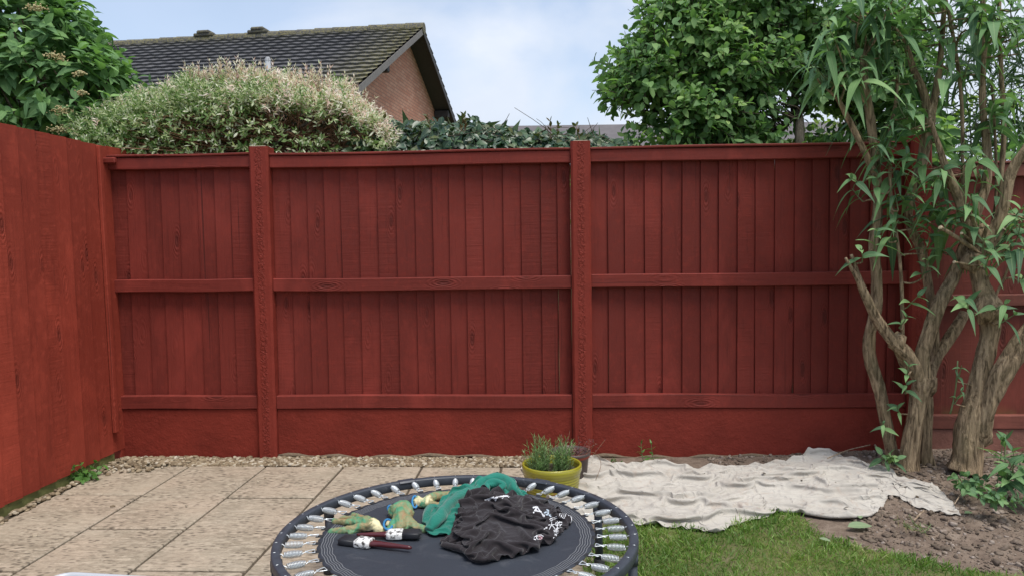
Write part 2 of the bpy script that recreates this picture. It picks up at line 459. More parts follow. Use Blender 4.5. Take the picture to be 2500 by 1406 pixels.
sb = mk('soil_bed', V, F, m_soil(), smooth=True, attrs={'lawn': inl}); tag(sb, kind='structure')

STOP = [(1272, 1138), (1330, 1130), (1427, 1133), (1460, 1130), (1530, 1137), (1630, 1136), (1700, 1142), (1775, 1136), (1890, 1131), (1950, 1123), (1975, 1114), (2025, 1117), (2090, 1128), (2120, 1143), (2165, 1153), (2190, 1172), (2260, 1186), (2300, 1208)]
SBOT = [(1390, 1268), (1480, 1268), (1550, 1275), (1650, 1282), (1720, 1291), (1750, 1299), (1785, 1281), (1825, 1266), (1875, 1256), (1895, 1245), (1935, 1248), (2000, 1256), (2070, 1263), (2125, 1256), (2155, 1237), (2168, 1215), (2190, 1216), (2215, 1226), (2245, 1238), (2310, 1256), (2347, 1257)]
SHEET = [tuple(at(x, y, Z=.01)[:2]) for x, y in STOP + SBOT[::-1]]
# stones and clods on the bed, pebble strip along the fence
def icos(sub=1):
    import bmesh
    bm = bmesh.new(); bmesh.ops.create_icosphere(bm, subdivisions=sub, radius=1)
    v = np.array([x.co[:] for x in bm.verts]); f_ = np.array([[q.index for q in p.verts] for p in bm.faces]); bm.free()
    return v, f_
IV, IF = icos(2)
def pebbles(name, P, size, mat, flat=.6, jag=.0, parent=None):
    N = len(P); P = np.asarray(P); n = len(IV)
    sc = np.asarray(size)[:, None] * np.stack([rng.uniform(.75, 1.3, N), rng.uniform(.65, 1.0, N), rng.uniform(.4, .8, N) * flat * 1.4], -1)
    A = rng.uniform(0, 6.28, N); tl = rng.uniform(-.6, .6, N)
    v = IV[None] * sc[:, None, :]
    nv = 1 + jag * (np.sin(IV[None, :, 0] * 3.1 + A[:, None] * 7) + np.sin(IV[None, :, 1] * 4.3 + A[:, None] * 3) + np.sin(IV[None, :, 2] * 5 + A[:, None] * 5)) * .33
    v = v * nv[..., None]
    ct, st = np.cos(tl)[:, None], np.sin(tl)[:, None]
    v = np.stack([v[..., 0], v[..., 1] * ct - v[..., 2] * st, v[..., 1] * st + v[..., 2] * ct], -1)
    ca, sa = np.cos(A)[:, None], np.sin(A)[:, None]
    v = np.stack([v[..., 0] * ca - v[..., 1] * sa, v[..., 0] * sa + v[..., 1] * ca, v[..., 2]], -1) + P[:, None, :]
    F_ = (IF[None] + (np.arange(N) * n)[:, None, None]).reshape(-1, 3)
    return mk(name, v.reshape(-1, 3), F_, mat, parent, True, {'rnd': np.repeat(rng.random(N), n)})
def m_peb(name, stops):
    t = NT(name); r = t.attr('rnd'); c = t.ramp(r, stops)
    c = t.mix(t.ramp(t.noise(t.obj(), 70, 4), [(.4, 0.0), (.7, .5)]), c, (.16, .13, .09))
    return t.fin(c, .75, t.bump(t.noise(t.obj(), 200, 3), .001), 0, .3)
N = 5200
px = rng.uniform(-2.62, .34, N); py = 4.385 - .185 * rng.random(N) ** .9 - .012 * np.sin(px * 9)
pz = -.012 + .011 * rng.random(N) * np.clip((py - 4.16) / .06, 0, 1)
keep = ~((px > .2))
gp = np.stack([px, py, pz], -1)[keep]
N2 = 260
q = np.stack([np.concatenate([rng.uniform(-2.62, -2.47, 150), rng.uniform(-2.6, -2.25, 110)]), np.concatenate([rng.uniform(3.1, 4.3, 150), rng.uniform(4.05, 4.25, 110)]), rng.uniform(.002, .012, N2)], -1)
q[:, 0] = np.where(q[:, 1] < 4.0, -2.60 + (q[:, 0] + 2.62) * .35, q[:, 0])
gp = np.concatenate([gp, q])
o = pebbles('gravel', gp, rng.uniform(.0085, .0165, len(gp)), m_peb('cream_pebbles', [(0, (.10, .072, .042)), (.4, (.21, .16, .10)), (.75, (.34, .28, .19)), (1, (.50, .46, .38))]), .65, .12)
tag(o, 'cream and brown pebbles strewn along the foot of the fence', 'gravel', kind='stuff')
N = 20000
px = rng.uniform(.9, 3.6, N); py = 1.9 + 2.5 * rng.random(N)
lw_ = inpoly(px, py, lawn)
k = (~lw_) | (rng.random(N) < .02)
px, py = px[k], py[k]
k = ~inpoly(px, py, SHEET); px, py = px[k], py[k]
k = ~((px < 1.35) & (py < 4.15) & (py > 3.2)); px, py = px[k], py[k]
sz = .0028 + .014 * rng.random(len(px)) ** 5
STONES = (px, py)
o = pebbles('soil_stones', np.stack([px, py, soil_h(px, py) + sz * .2], -1), sz, m_peb('stones_clods', [(0, (.075, .055, .042)), (.5, (.14, .105, .08)), (.8, (.24, .19, .155)), (1, (.32, .27, .235))]), .7, .6)
tag(o, 'small stones and clods scattered over the brown earth', 'stones', kind='stuff')
# stray pebbles on the slabs
sp = [(275, 1235), (85, 1307), (455, 1235), (630, 1175), (648, 1166), (165, 1217), (575, 1275), (700, 1230), (820, 1245)]
pebs = None
for i, (x, y) in enumerate(sp[:6]):
    p = at(x, y, Z=.004)
    o = pebbles('pebble', [tuple(p)], [.011 if i < 2 else .007], bpy.data.materials['cream_pebbles'], .55, .1)
    tag(o, ['large pale pebble lying on the middle slab near its joint', 'pale pebble lying on the slab nearest the left fence', 'pale pebble on the stained slab beyond the middle joint', 'small pebble on the slab near the gravel strip, nearer the camera', 'small pebble on the slab closest to the gravel strip', 'tiny pebble on the slab beside the green timber board'][i], 'pebble', 'loose pebbles on the slabs')

# ================================================================ fences
YF = 4.36       # face of the concrete posts
PX = [-1.715, .187, 2.115, 4.02]
PW = .115
def boards(x0, x1, z0, z1, yb, wmin=.098, wmax=.118, parent=None, name='board_panel', mat=None, seed=1, zj=.0, flip=False):
    r_ = random.Random(seed); mb = MB(); x = x0
    while x < x1 - .02:
        w = r_.uniform(wmin, wmax)
        if x + w > x1 - .04: w = x1 - x
        a = r_.random(); n = 7
        lean = r_.uniform(-.003, .003); ye = r_.uniform(-.001, .001)
        th0, th1 = (.018, .006) if flip else (.007, .021); V = []
        for i in range(n + 1):
            z = z0 + (z1 - z0) * i / n + (r_.uniform(-zj, zj) if i == n else 0); dx = lean * (i / n - .5) + r_.uniform(-.0007, .0007)
            V += [(x + dx, yb - th0 + ye, z), (x + w * .98 + dx, yb - th1 + ye, z), (x + w + dx, yb - th1 + .0025 + ye, z), (x + w + dx, yb, z), (x + dx, yb, z)]
        F_ = [(i * 5 + k, i * 5 + (k + 1) % 5, (i + 1) * 5 + (k + 1) % 5, (i + 1) * 5 + k) for i in range(n) for k in range(5)]
        F_ += [(4, 3, 2, 1, 0), tuple(n * 5 + k for k in range(5))]
        mb.add(V, F_, a); x += w - .0005
    return mb.build(name, mat or M['board'], parent, attr='bid')
def warped_beam(x0, x1, y0, y1, z0, z1, name, mat, parent, a=.3, sag=.0, bev=.004, bow=.0):
    n = 18; V = []; b = bev; rr = random.Random(int(a * 999))
    ph = rr.uniform(0, 6)
    for i in range(n + 1):
        s = i / n; x = x0 + (x1 - x0) * s
        dz = sag * math.sin(s * math.pi) + .002 * math.sin(s * 7 + ph); dy = bow * math.sin(s * 5 + ph)
        for (yy, zz) in ((y0, z0 + b), (y0, z1 - b), (y0 + b, z1), (y1, z1), (y1, z0), (y0 + b, z0)):
            V.append((x, yy + dy, zz + dz))
    F_ = [(i * 6 + k, (i + 1) * 6 + k, (i + 1) * 6 + (k + 1) % 6, i * 6 + (k + 1) % 6) for i in range(n) for k in range(6)]
    F_ += [tuple(range(6)), tuple(n * 6 + k for k in range(6))[::-1]]
    return mk(name, V, F_, mat, parent, False, {'bid': [a] * len(V)})
fence = thing('back_fence', 'red painted closeboard fence with concrete posts along the back of the patio', 'fence', (0, YF, 0))
bays = [(-2.665, PX[0] - PW / 2), (PX[0] + PW / 2, PX[1] - PW / 2), (PX[1] + PW / 2, PX[2] - PW / 2)]
for i, (a, b) in enumerate(bays):
    a += .002; b -= .002
    sag = [.0, -.006, .002][i]
    pn = boards(a, b, .32, 1.80, YF + .085, parent=fence, seed=11 + i * 5, flip=True)
    z_ = [.008, .0, .0][i]
    warped_beam(a, b, YF + .028, YF + .066, 1.735 + z_, 1.805 + z_, 'top_rail', M['rail'], pn, .1 + i * .2, .0)
    warped_beam(a, b, YF + .020, YF + .098, 1.8075 + z_, 1.822 + z_, 'capping', M['rail'], pn, .15 + i * .2, 0)
    warped_beam(a, b, YF + .026, YF + .066, 1.004, 1.080, 'middle_rail', M['rail'], pn, .4 + i * .17, sag, bow=.001)
    warped_beam(a, b, YF + .024, YF + .066, .292, .372, 'bottom_rail', M['rail'], pn, .55 + i * .13, 0)
    warped_beam(a, b, YF + .034, YF + .08, -.05, .2895, 'gravel_board', M['conc'], fence, .2 + i * .1, 0, .006)
for i, x in enumerate(PX[:3]):
    mb = MB(); z1 = 1.862 - .006 * i
    # post body with a bevelled face; slightly weathered top
    V = []; n = 40; w = PW / 2
    for k in range(n + 1):
        z = -.05 + (z1 + .05) * k / n; jx = .0012 * math.sin(k * 1.7 + i)
        V += [(-w + jx, .012, z), (-w + .012 + jx, 0, z), (w - .012 + jx, 0, z), (w + jx, .012, z), (w, .11, z), (-w, .11, z)]
    F_ = [(k * 6 + j, k * 6 + (j + 1) % 6, (k + 1) * 6 + (j + 1) % 6, (k + 1) * 6 + j) for k in range(n) for j in range(6)]
    F_ += [tuple(n * 6 + j for j in range(6))]
    o = mk('fence_post', V, F_, M['post'], None); o.parent = fence; o.location = (x, 0, 0)
    tp = MB().box((0, .052, z1 + .001 ), (PW - .03, .085, .006), bev=.0025).build('bare_top', M['rawconc'], None); tp.parent = o
# mortar fillet at the foot of the gravel boards
mb = MB()
for (a, b) in bays[1:]:
    P = [(x, YF + .030 + .003 * math.sin(x * 13), -.001 + .006 * math.sin(x * 7) + .005 * math.sin(x * 23)) for x in np.linspace(a, b, 30)]
    mb.tube(P, [.010 + .005 * math.sin(k * 1.3) for k in range(30)], 8)
mb.build('mortar_fillet', m_plain('dirty_mortar', (.14, .105, .07), .95, nscale=60, nb=.006, var=.5), fence, smooth=True)
# left fence: perpendicular, boards facing the patio
XL = -2.634
lf = thing('side_fence', 'red closeboard fence, its lit tone painted in, running toward the camera on the left', 'fence', (XL, 4.36, 0))
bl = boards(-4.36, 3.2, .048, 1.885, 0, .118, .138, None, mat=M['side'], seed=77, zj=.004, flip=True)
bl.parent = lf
for vtx in bl.data.vertices:            # turn the panel to run along y, faces towards +x
    x, y, z = vtx.co; vtx.co = (-y + .0, x - .05 + .0, z + .01 * fbm(x, 0.0, 1.0, 2))
bl.data.flip_normals()
for vtx in bl.data.vertices: vtx.co.y *= -1
bl.data.flip_normals()
def ybeam(xc, y0, y1, z0, z1, w, name, mat, parent, a=.5):
    return MB().box((xc, (y0 + y1) / 2, (z0 + z1) / 2), (w, abs(y1 - y0), z1 - z0), a=a, bev=.003).build(name, mat, parent, attr='bid')
ybeam(XL + .024, YF - .078, YF - .045, .17, 1.875, .022, 'corner_batten', M['side'], lf, .31)
ybeam(XL - .012, YF + .00, YF + .035, -.02, .17, .05, 'corner_post', M['side'], lf, .81)
ybeam(XL - .013, -3, YF - .05, -.06, .062, .03, 'gravel_board', M['greenwood'], lf)
MB().box((XL + .040, YF + .005, 1.795), (.085, .03, .035), a=.3, bev=.006).build('rail_stub', M['rail'], lf, attr='bid')
lf.rotation_euler[1] = -.017      # the side fence leans out a little at the top
# older bay beyond the third post, stepped down
of = thing('old_fence', 'faded red fence bay with green algae behind the right shrub trunks', 'fence', (PX[2], YF, 0))
a, b, dz = PX[2] + PW / 2 + .002, 5.2, -.125
pn = boards(a, b, .32 + dz, 1.80 + dz, YF + .085, parent=of, seed=51, mat=M['oldboard'])
warped_beam(a, b, YF + .028, YF + .066, 1.735 + dz, 1.805 + dz, 'top_rail', M['oldrail'], pn, .12)
warped_beam(a, b, YF + .020, YF + .098, 1.8075 + dz, 1.822 + dz, 'capping', M['oldrail'], pn, .17)
warped_beam(a, b, YF + .026, YF + .066, 1.004 + dz, 1.070 + dz, 'middle_rail', M['oldrail'], pn, .42)
warped_beam(a, b, YF + .024, YF + .066, .292 + dz, .372 + dz, 'bottom_rail', M['oldrail'], pn, .57)
warped_beam(a, b, YF + .034, YF + .08, -.14, .288 + dz, 'gravel_board', M['oldconc'], of, .27, 0, .006)

# ================================================================ house beyond the fence
def plane_hit(px_, py_, p0, nrm):
    r_ = ray(px_, py_); k = (p0 - CO).dot(nrm) / r_.dot(nrm); return CO + r_ * k
r_ = ray(1022, 68); A = CO + r_ * (18.0 / math.hypot(r_.x, r_.y))
Rg = at(265, 113, Z=A.z)
ud = (Rg - A); ud.z = 0; ud.normalize()                # along the ridge, away from the gable
E = plane_hit(862, 207, A, ud)
wv = (A - E); hw = math.hypot(wv.x, wv.y); drop = A.z - E.z
hang = math.atan2(-ud.y, -ud.x)
house = thing('brick_house', 'red brick house with mossy dark tiled roof behind the variegated hedge', 'house', (A.x, A.y, 0), hang)
# local frame: +x points out of the gable, -x along the ridge, y from front (-hw) to back (+hw)
fy = -1.0
tst = Matrix.Rotation(hang, 3, 'Z') @ Vector((0, -1, 0))
fy = 1.0 if tst.dot(wv) > 0 else -1.0
L = 13.0
slen = math.hypot(hw, drop)
def rp(u, s, hgt=0.0, side=fy):
    """point on a roof slope: u metres along the ridge from the verge, s metres down the slope"""
    y = side * hw * s / slen; z = A.z - drop * s / slen
    return (-u, y + side * hgt * drop / slen, z + hgt * hw / slen)
def m_tiles():
    t = NT('mossy_roof_tiles'); v = t.obj(); s3 = t.n('ShaderNodeSeparateXYZ', {0: v})
    n = t.noise(v, 2.2, 6, .65); n2 = t.noise(v, 22, 5, .65); r = t.attr('bid')
    c = t.mix(r, (.060, .060, .066), (.095, .094, .100))
    c = t.mix(t.ramp(n2, [(.56, 0.0), (.66, .7)]), c, (.20, .19, .17))
    # lichen grows by the verge and the ridge
    edge = t.ma('MAXIMUM', t.ramp(s3.outputs[0], [(.0, 0.0), (1.0, 0.0)]), t.ma('MULTIPLY', t.attr('verge'), 1.0))
    l = t.ma('MULTIPLY', edge, t.ramp(n2, [(.42, 0.0), (.56, 1.0)]))
    c = t.mix(l, c, t.mix(n, (.19, .16, .045), (.21, .20, .12)))
    return t.fin(c, .85, t.bump(n2, .01), 0, .3)
MT = m_tiles()
def slope(side, name):
    rows = 16; du = .05; nu = int(L / du); gau = (slen + .12) / rows; V = []; F_ = []; at1 = []; at2 = []
    for r0 in range(rows):
        b = len(V)
        for j in range(3):
            for i in range(nu + 1):
                u = i * du; ph = (u / .30) % 1.0
                prof = .013 * max(0, math.sin(2 * math.pi * ph)) + .004 * math.cos(4 * math.pi * ph)
                s_ = r0 * gau + (gau * 1.02 if j else 0)
                hg = prof + (.004 if j == 0 else .050 if j == 1 else .0)
                V.append(rp(u - .12, s_, hg, side))
                at1.append((math.sin(int(u / .30) * 12.98 + r0 * 78.2) * 4375.5) % 1)
                vg = max(0, 1 - u / 1.5) ** 1.3 * .95 + max(0, .5 - r0 * .3) * .5
                at2.append(min(1, vg))
        w = nu + 1
        for j in range(2):
            for i in range(nu): F_.append((b + j * w + i, b + j * w + i + 1, b + (j + 1) * w + i + 1, b + (j + 1) * w + i))
    return mk(name, V, F_, MT, house, False, {'bid': at1, 'verge': at2}, world_space=False)
slope(fy, 'roof'); slope(-fy, 'roof')
mb = MB(); at3 = []
nr = int(L / .45)
for i in range(nr):
    c0 = rp(i * .45 + .22 - .14, 0)
    P = [(c0[0] + d_, 0, A.z - .03 + .004 * (i % 3)) for d_ in (-.22, .22)]
    mb.tube(P, [.15, .135], 12, a=random.random())
o = mk('ridge_tiles', mb.v, mb.f, MT, house, False, {'bid': mb.a, 'verge': [.75] * len(mb.v)}, world_space=False)
for pxv, wv_ in ((502, .55), (647, .55)):
    p = at(pxv, 98, Z=A.z); u = -(p - Vector((A.x, A.y, p.z))).dot(Matrix.Rotation(hang, 3, 'Z') @ Vector((1, 0, 0)))
    mb = MB().box((-u, 0, A.z + .16), (.34, .34, .09), bev=.03)
    mb.box((-u, 0, A.z + .10), (.52, .30, .08), bev=.02)
    mk('ridge_vent', mb.v, mb.f, MT, house, False, {'bid': [.3] * len(mb.v), 'verge': [.5] * len(mb.v)}, world_space=False)
# brick gable wall, inset 0.35 m from the verge
def m_brick():
    t = NT('orange_brick'); s3 = t.n('ShaderNodeSeparateXYZ', {0: t.obj()})
    vec = t.xyz(t.ma('ADD', s3.outputs[1], s3.outputs[0]), s3.outputs[2], 0.0)
    bt = t.n('ShaderNodeTexBrick', {'Vector': vec, 'Color1': (.50, .24, .165), 'Color2': (.62, .36, .26), 'Mortar': (.20, .145, .12), 'Scale': 1.0, 'Mortar Size': .006, 'Bias': -.15, 'Brick Width': .225, 'Row Height': .075})
    n = t.noise(t.obj(), 5, 5); c = t.mix(t.ma('MULTIPLY', n, .4), bt.outputs[0], (.30, .14, .10))
    return t.fin(c, .9, t.bump(bt.outputs[1], .004, -1), 0, .2)
MBR = m_brick(); ov = .33
zt = lambda y: A.z - drop * abs(y) / hw - .10
yw = hw - .30
V = []
for x in (-ov, -ov - L + .8):
    V += [(x, -yw, -.1), (x, yw, -.1), (x, yw, zt(yw)), (x, 0, zt(0)), (x, -yw, zt(yw))]
F_ = [(0, 1, 2, 3, 4), (9, 8, 7, 6, 5), (0, 4, 9, 5), (1, 6, 7, 2)]
mk('wall', V, F_, MBR, house, False, world_space=False)
MD = m_plain('dark_stained_bargeboard', (.035, .034, .036), .7, nscale=20, var=.3)
MG = m_plain('grey_weathered_bargeboard', (.17, .16, .155), .8, nscale=14, var=.35)
for sd, mt_ in ((fy, MG), (-fy, MD)):
    mb = MB(); a_ = rp(-.10, .0, -.02, sd); b_ = rp(-.10, slen + .05, -.02, sd)
    for (x0, x1, h0, h1) in ((.095, .12, -.14, .0),):
        V = []
        for p in (a_, b_):
            for x in (x0, x1):
                for h_ in (h0, h1): V.append((x, p[1], p[2] + h_))
        mb.add(V, [(0, 1, 3, 2), (4, 6, 7, 5), (0, 4, 5, 1), (2, 3, 7, 6), (0, 2, 6, 4), (1, 5, 7, 3)])
    mk('barge_board', mb.v, mb.f, mt_, house, False, world_space=False)
    # soffit under the verge
    a_ = rp(-.1, .0, -.10, sd); b_ = rp(-.1, slen + .05, -.10, sd)
    V = [(.095, a_[1], a_[2]), (-ov - .02, a_[1], a_[2]), (-ov - .02, b_[1], b_[2]), (.095, b_[1], b_[2])]
    V += [(x, y, z + .02) for x, y, z in V]
    mk('soffit', V, [(0, 1, 2, 3), (7, 6, 5, 4), (0, 4, 5, 1), (1, 5, 6, 2), (2, 6, 7, 3), (3, 7, 4, 0)], MD, house, False, world_space=False)
for sd, sf in ((fy, .60), (fy, .97), (-fy, .62)):
    p = rp(0, slen * sf, -.19, sd)
    MB().box((-.13, p[1], p[2] - .0), (.40, .16, .20), bev=.02).build('purlin_end', MD, house, world_space=False)
p0 = rp(-.1, slen + .07, -.02); p1 = rp(L, slen + .07, -.02)
MB().tube([p0, p1], .06, 10).build('gutter', MD, house, smooth=True, world_space=False)
# white plastic vent pipe through the roof
hit = None
nrm = (Matrix.Rotation(hang, 3, 'Z') @ Vector((0, fy * drop, hw))).normalized()
pv = plane_hit(655, 182, A, nrm)
MW = m_plain('white_upvc', (.62, .64, .66), .5, var=.05)
vz = 172 - 142
mb = MB().tube([pv + Vector((0, 0, -.1)), pv + Vector((0, 0, .26))], .052, 14)
vp = mb.build('vent_pipe', MW, house, smooth=False)
mb = MB().tube([pv + Vector((0, 0, .26)), pv + Vector((0, 0, .33))], [.058, .035], 12)
for k in range(6):
    an = k * 1.047; mb.box(pv + Vector((.056 * math.cos(an), .056 * math.sin(an), .27)), (.008, .008, .07))
mb.build('vent_cowl', m_plain('grey_upvc', (.35, .36, .38), .6), vp)
MB().tube([pv + Vector((0, 0, -.08)), pv + Vector((0, 0, .06))], [.13, .075], 12).build('flashing', MD, vp)

# far house whose roof ridge just shows over the hedge, and one behind the shrub
fh = thing('distant_house', 'distant grey roofed house showing just above the ivy', 'house', tuple(at(1330, 330, Y=32)[:2]) + (0,), R(3))
zr = at(1350, 317, Y=32).z
MFR = m_plain('far_grey_roof', (.12, .11, .115), .9, nscale=3, var=.3)
V = [(-4.2, -4, zr - 2.2), (14, -4, zr - 2.2), (14, 0, zr), (-4.2, 0, zr), (-4.2, 4, zr - 2.2), (14, 4, zr - 2.2)]
V2 = [(x, y, z + .18) for x, y, z in V]
mk('roof', V + V2, [(6, 7, 8, 9), (9, 8, 11, 10), (0, 3, 2, 1), (3, 4, 5, 2), (0, 1, 7, 6), (5, 4, 10, 11), (0, 6, 9, 3), (3, 9, 10, 4), (1, 2, 8, 7), (2, 5, 11, 8)], MFR, fh, world_space=False)
V = []
for x in (-3.9, 13.7): V += [(x, -3.6, -.1), (x, 3.6, -.1), (x, 3.6, zr - 2.05), (x, 0, zr - .05), (x, -3.6, zr - 2.05)]
mk('wall', V, [(4, 3, 2, 1, 0), (5, 6, 7, 8, 9), (0, 5, 9, 4), (1, 2, 7, 6)], MBR, fh, world_space=False)
# ================================================================ foliage helpers
def leaf_mesh(name, P, D, Nn, size, asp, mat, parent=None, n=4, droop=None, fold=.25, shape='oval', curl=.25, wav=0.0, rnd=None):
    """leaves: P base points, D directions, Nn face normals, size lengths; one mesh, smooth"""
    P = np.asarray(P, float); D = unit(D); Nn = np.asarray(Nn, float); Nc = len(P)
    Sd = unit(np.cross(D, Nn)); Nn = unit(np.cross(Sd, D))
    size = np.broadcast_to(np.asarray(size, float), (Nc,)); asp = np.broadcast_to(np.asarray(asp, float), (Nc,))
    s = np.linspace(0, 1, n + 1)
    if shape == 'oval': w = np.sin(np.pi * s ** .85) ** .75
    elif shape == 'lance': w = np.sin(np.pi * s ** .62) ** 1.0 * (1 - s * .15)
    elif shape == 'blunt': w = np.sin(np.pi * np.clip(s, 0, 1) ** 1.0) ** .55
    else: w = np.sin(np.pi * s) ** 1.0
    w[0] = .04; w[-1] = .02
    dr = np.zeros(Nc) if droop is None else np.broadcast_to(droop, (Nc,))
    crl = curl * rng.uniform(-.3, 1.3, Nc); wv = rng.uniform(0, 6.28, Nc)
    out_ = np.zeros((Nc, (n + 1) * 3, 3)); ac = np.zeros(((n + 1) * 3))
    for i, si in enumerate(s):
        mid = P + D * (size * si)[:, None] - Nn * (crl * size * si ** 2)[:, None]
        mid[:, 2] -= dr * size * si ** 2
        for j, sg in enumerate((-1, 0, 1)):
            hw_ = size * asp * w[i] * .5
            q = mid + Sd * (sg * hw_)[:, None] + Nn * (abs(sg) * hw_ * fold)[:, None]
            if wav and sg: q = q + Nn * (np.sin(wv + si * 9 + sg) * wav * size)[:, None]
            out_[:, i * 3 + j] = q; ac[i * 3 + j] = sg
    k = (n + 1) * 3; F1 = []
    for i in range(n):
        a = i * 3; F1 += [(a, a + 1, a + 4, a + 3), (a + 1, a + 2, a + 5, a + 4)]
    F1 = np.array(F1); F_ = (F1[None] + (np.arange(Nc) * k)[:, None, None]).reshape(-1, 4)
    return mk(name, out_.reshape(-1, 3), F_, mat, parent, True, {'rnd': np.repeat(rng.random(Nc) if rnd is None else np.clip(rnd, 0, 1), k), 'across': np.tile(ac, Nc)})
def shoots(P, D, L, nn, ang=.9, jit=.25, alt=False, roll=None):
    """leaf positions and directions along shoots: opposite pairs (or alternate)"""
    P = np.asarray(P, float); D = unit(D); N_ = len(P); L = np.broadcast_to(L, (N_,))
    ref = unit(np.cross(D, rng.normal(size=(N_, 3)))); B = np.cross(D, ref)
    LP_, LD, LN, LK = [], [], [], []
    for k in range(nn):
        t = (k + .6) / nn
        base = P + D * (L * t)[:, None]
        a0 = k * (2.4 if alt else math.pi / 2)
        for s_ in ((1,) if alt else (1, -1)):
            sd = (ref * math.cos(a0) + B * math.sin(a0)) * s_
            al = ang * (1.15 - .55 * t)
            dd = unit(D * math.cos(al) + sd * math.sin(al) + rng.normal(size=(N_, 3)) * jit)
            LP_.append(base); LD.append(dd); LN.append(unit(D * math.sin(al) - sd * math.cos(al) + rng.normal(size=(N_, 3)) * jit)); LK.append(np.full(N_, t))
    return map(np.concatenate, (LP_, LD, LN, LK))
def blob_points(els, n, r0=.82, r1=1.02, keep=None, inner=.9):
    """points near the outer surface of a union of ellipsoids, with outward normals"""
    els = [(np.array(c, float), np.array(r_, float)) for c, r_ in els]
    wgt = np.array([r_[0] * r_[2] + r_[0] * r_[1] + r_[1] * r_[2] for c, r_ in els]); wgt /= wgt.sum()
    ix = rng.choice(len(els), n * 3, p=wgt); u = unit(rng.normal(size=(n * 3, 3))); rad = rng.uniform(r0, r1, n * 3)
    cs = np.array([e[0] for e in els])[ix]; rs = np.array([e[1] for e in els])[ix]
    P = cs + u * rs * rad[:, None]; Nn = unit(u / rs)
    ok = np.ones(n * 3, bool)
    for j, (c, r_) in enumerate(els):
        ok &= (ix == j) | (np.linalg.norm((P - c) / r_, axis=1) > inner)
    if keep is not None: ok &= keep(P)
    return P[ok][:n], Nn[ok][:n]
def twig_mesh(name, P0, P1, r0, r1, mat, parent, sag=.05, n=4, sides=5):
    mb = MB()
    for a, b, ra, rb in zip(P0, P1, np.broadcast_to(r0, len(P0)), np.broadcast_to(r1, len(P0))):
        a = np.array(a); b = np.array(b); L_ = np.linalg.norm(b - a); j = rng.normal(size=3) * L_ * sag
        pts = [a + (b - a) * t + j * math.sin(t * math.pi) for t in np.linspace(0, 1, n)]
        mb.tube(pts, list(np.linspace(ra, rb, n)), sides, caps=False)
    o = mb.build(name, mat, parent, smooth=True)
    if len(P0) > 1: o['kind'] = 'stuff'
    return o
def px_el(cx, cy, rx, ry, Y, depth):
    """ellipsoid at distance Y whose outline is about rx by ry photo pixels"""
    c = at(cx, cy, Y=Y); k = Y / FPX
    return (tuple(c), (rx * k, depth, ry * k))
UPV = np.array([0, 0, 1.0])
BARKD = m_bark('dark_twig_bark', (.05, .04, .03), (.13, .10, .075), .1)
BARKR = m_bark('red_brown_twigs', (.14, .07, .04), (.30, .17, .10), .0)
BARK = m_bark('fissured_bark', (.085, .058, .034), (.42, .31, .195), .18)

# ---------------- big leaved shrub on the left
vb = thing('leafy_shrub', 'big shrub with broad matt green leaves and fading cream flower heads at the left corner', 'shrub', (-3.4, 5.4, -.05))
VL = m_leaf('broad_green_leaf', [(0, (.085, .17, .07)), (.5, (.13, .25, .10)), (.85, (.19, .34, .12)), (1, (.26, .43, .15))], .72, .28, vein=.35, spec=.25)
els = [px_el(20, 60, 190, 150, 5.3, .65), px_el(110, 190, 165, 130, 5.25, .6), px_el(185, 265, 140, 105, 5.15, .5), px_el(70, 290, 160, 120, 5.15, .5), px_el(-80, 180, 200, 260, 5.3, .6), px_el(-20, 10, 170, 120, 5.5, .6), px_el(245, 300, 85, 70, 5.1, .35), px_el(250, 205, 75, 80, 5.15, .35), px_el(165, 95, 75, 80, 5.2, .4)]
kf = lambda P: (P[:, 2] > 1.35) & ~((P[:, 0] > XL - .1) & (P[:, 1] < YF + .12))
P, Nn = blob_points(els, 760, .80, 1.0, kf)
D = unit(Nn * 1.0 + UPV * .75 + rng.normal(size=P.shape) * .3)
Ls = rng.uniform(.12, .22, len(P))
lp, ld, ln, lk = shoots(P - D * .12, D, Ls, 4, 1.25, .18)
sz = rng.uniform(.10, .165, len(lp)) * (1.05 - .45 * lk)
ln = unit(ln + UPV * .5)
leaf_mesh('foliage', lp, ld, ln, sz, rng.uniform(.46, .58, len(lp)), VL, vb, 5, rng.uniform(0, .45, len(lp)), .22, 'oval', .25, .012)
P2, N2_ = blob_points(els, 900, .35, .8, kf, .3)
leaf_mesh('inner_foliage', P2, unit(rng.normal(size=P2.shape)), unit(rng.normal(size=P2.shape)), rng.uniform(.07, .12, len(P2)), .5, VL, vb, 4, .3)
base = np.array([[-3.4, 5.4, .3]]); ii = rng.choice(len(P), 90)
twig_mesh('branch', np.array([-3.35, 5.4, 0]) + rng.normal(size=(90, 3)) * (.15, .1, .1) + (0, 0, .9), P[ii], .014, .004, BARKD, vb, .08, 6)
MB().tube([(-3.4, 5.4, -.07), (-3.36, 5.4, .5), (-3.35, 5.4, 1.2)], [.07, .06, .05], 10).build('trunk', BARKD, vb, smooth=True)
FC = m_leaf('faded_flower', [(0, (.42, .30, .15)), (.5, (.55, .46, .26)), (1, (.40, .42, .22))], .8, .1)
for (x, y, s_) in ((135, 140, 1.0), (88, 20, .9), (150, 272, 1.0), (147, 315, .9), (200, 228, .5), (195, 180, .5)):
    hit = at(x, y, Y=4.72 if y > 200 else 4.78); c = np.array(hit); q = c + rng.normal(size=(95, 3)) * (.034, .02, .014) * s_
    pebbles('flower_head', q, rng.uniform(.004, .0075, 95), FC, 1, 0, vb)['kind'] = 'stuff'

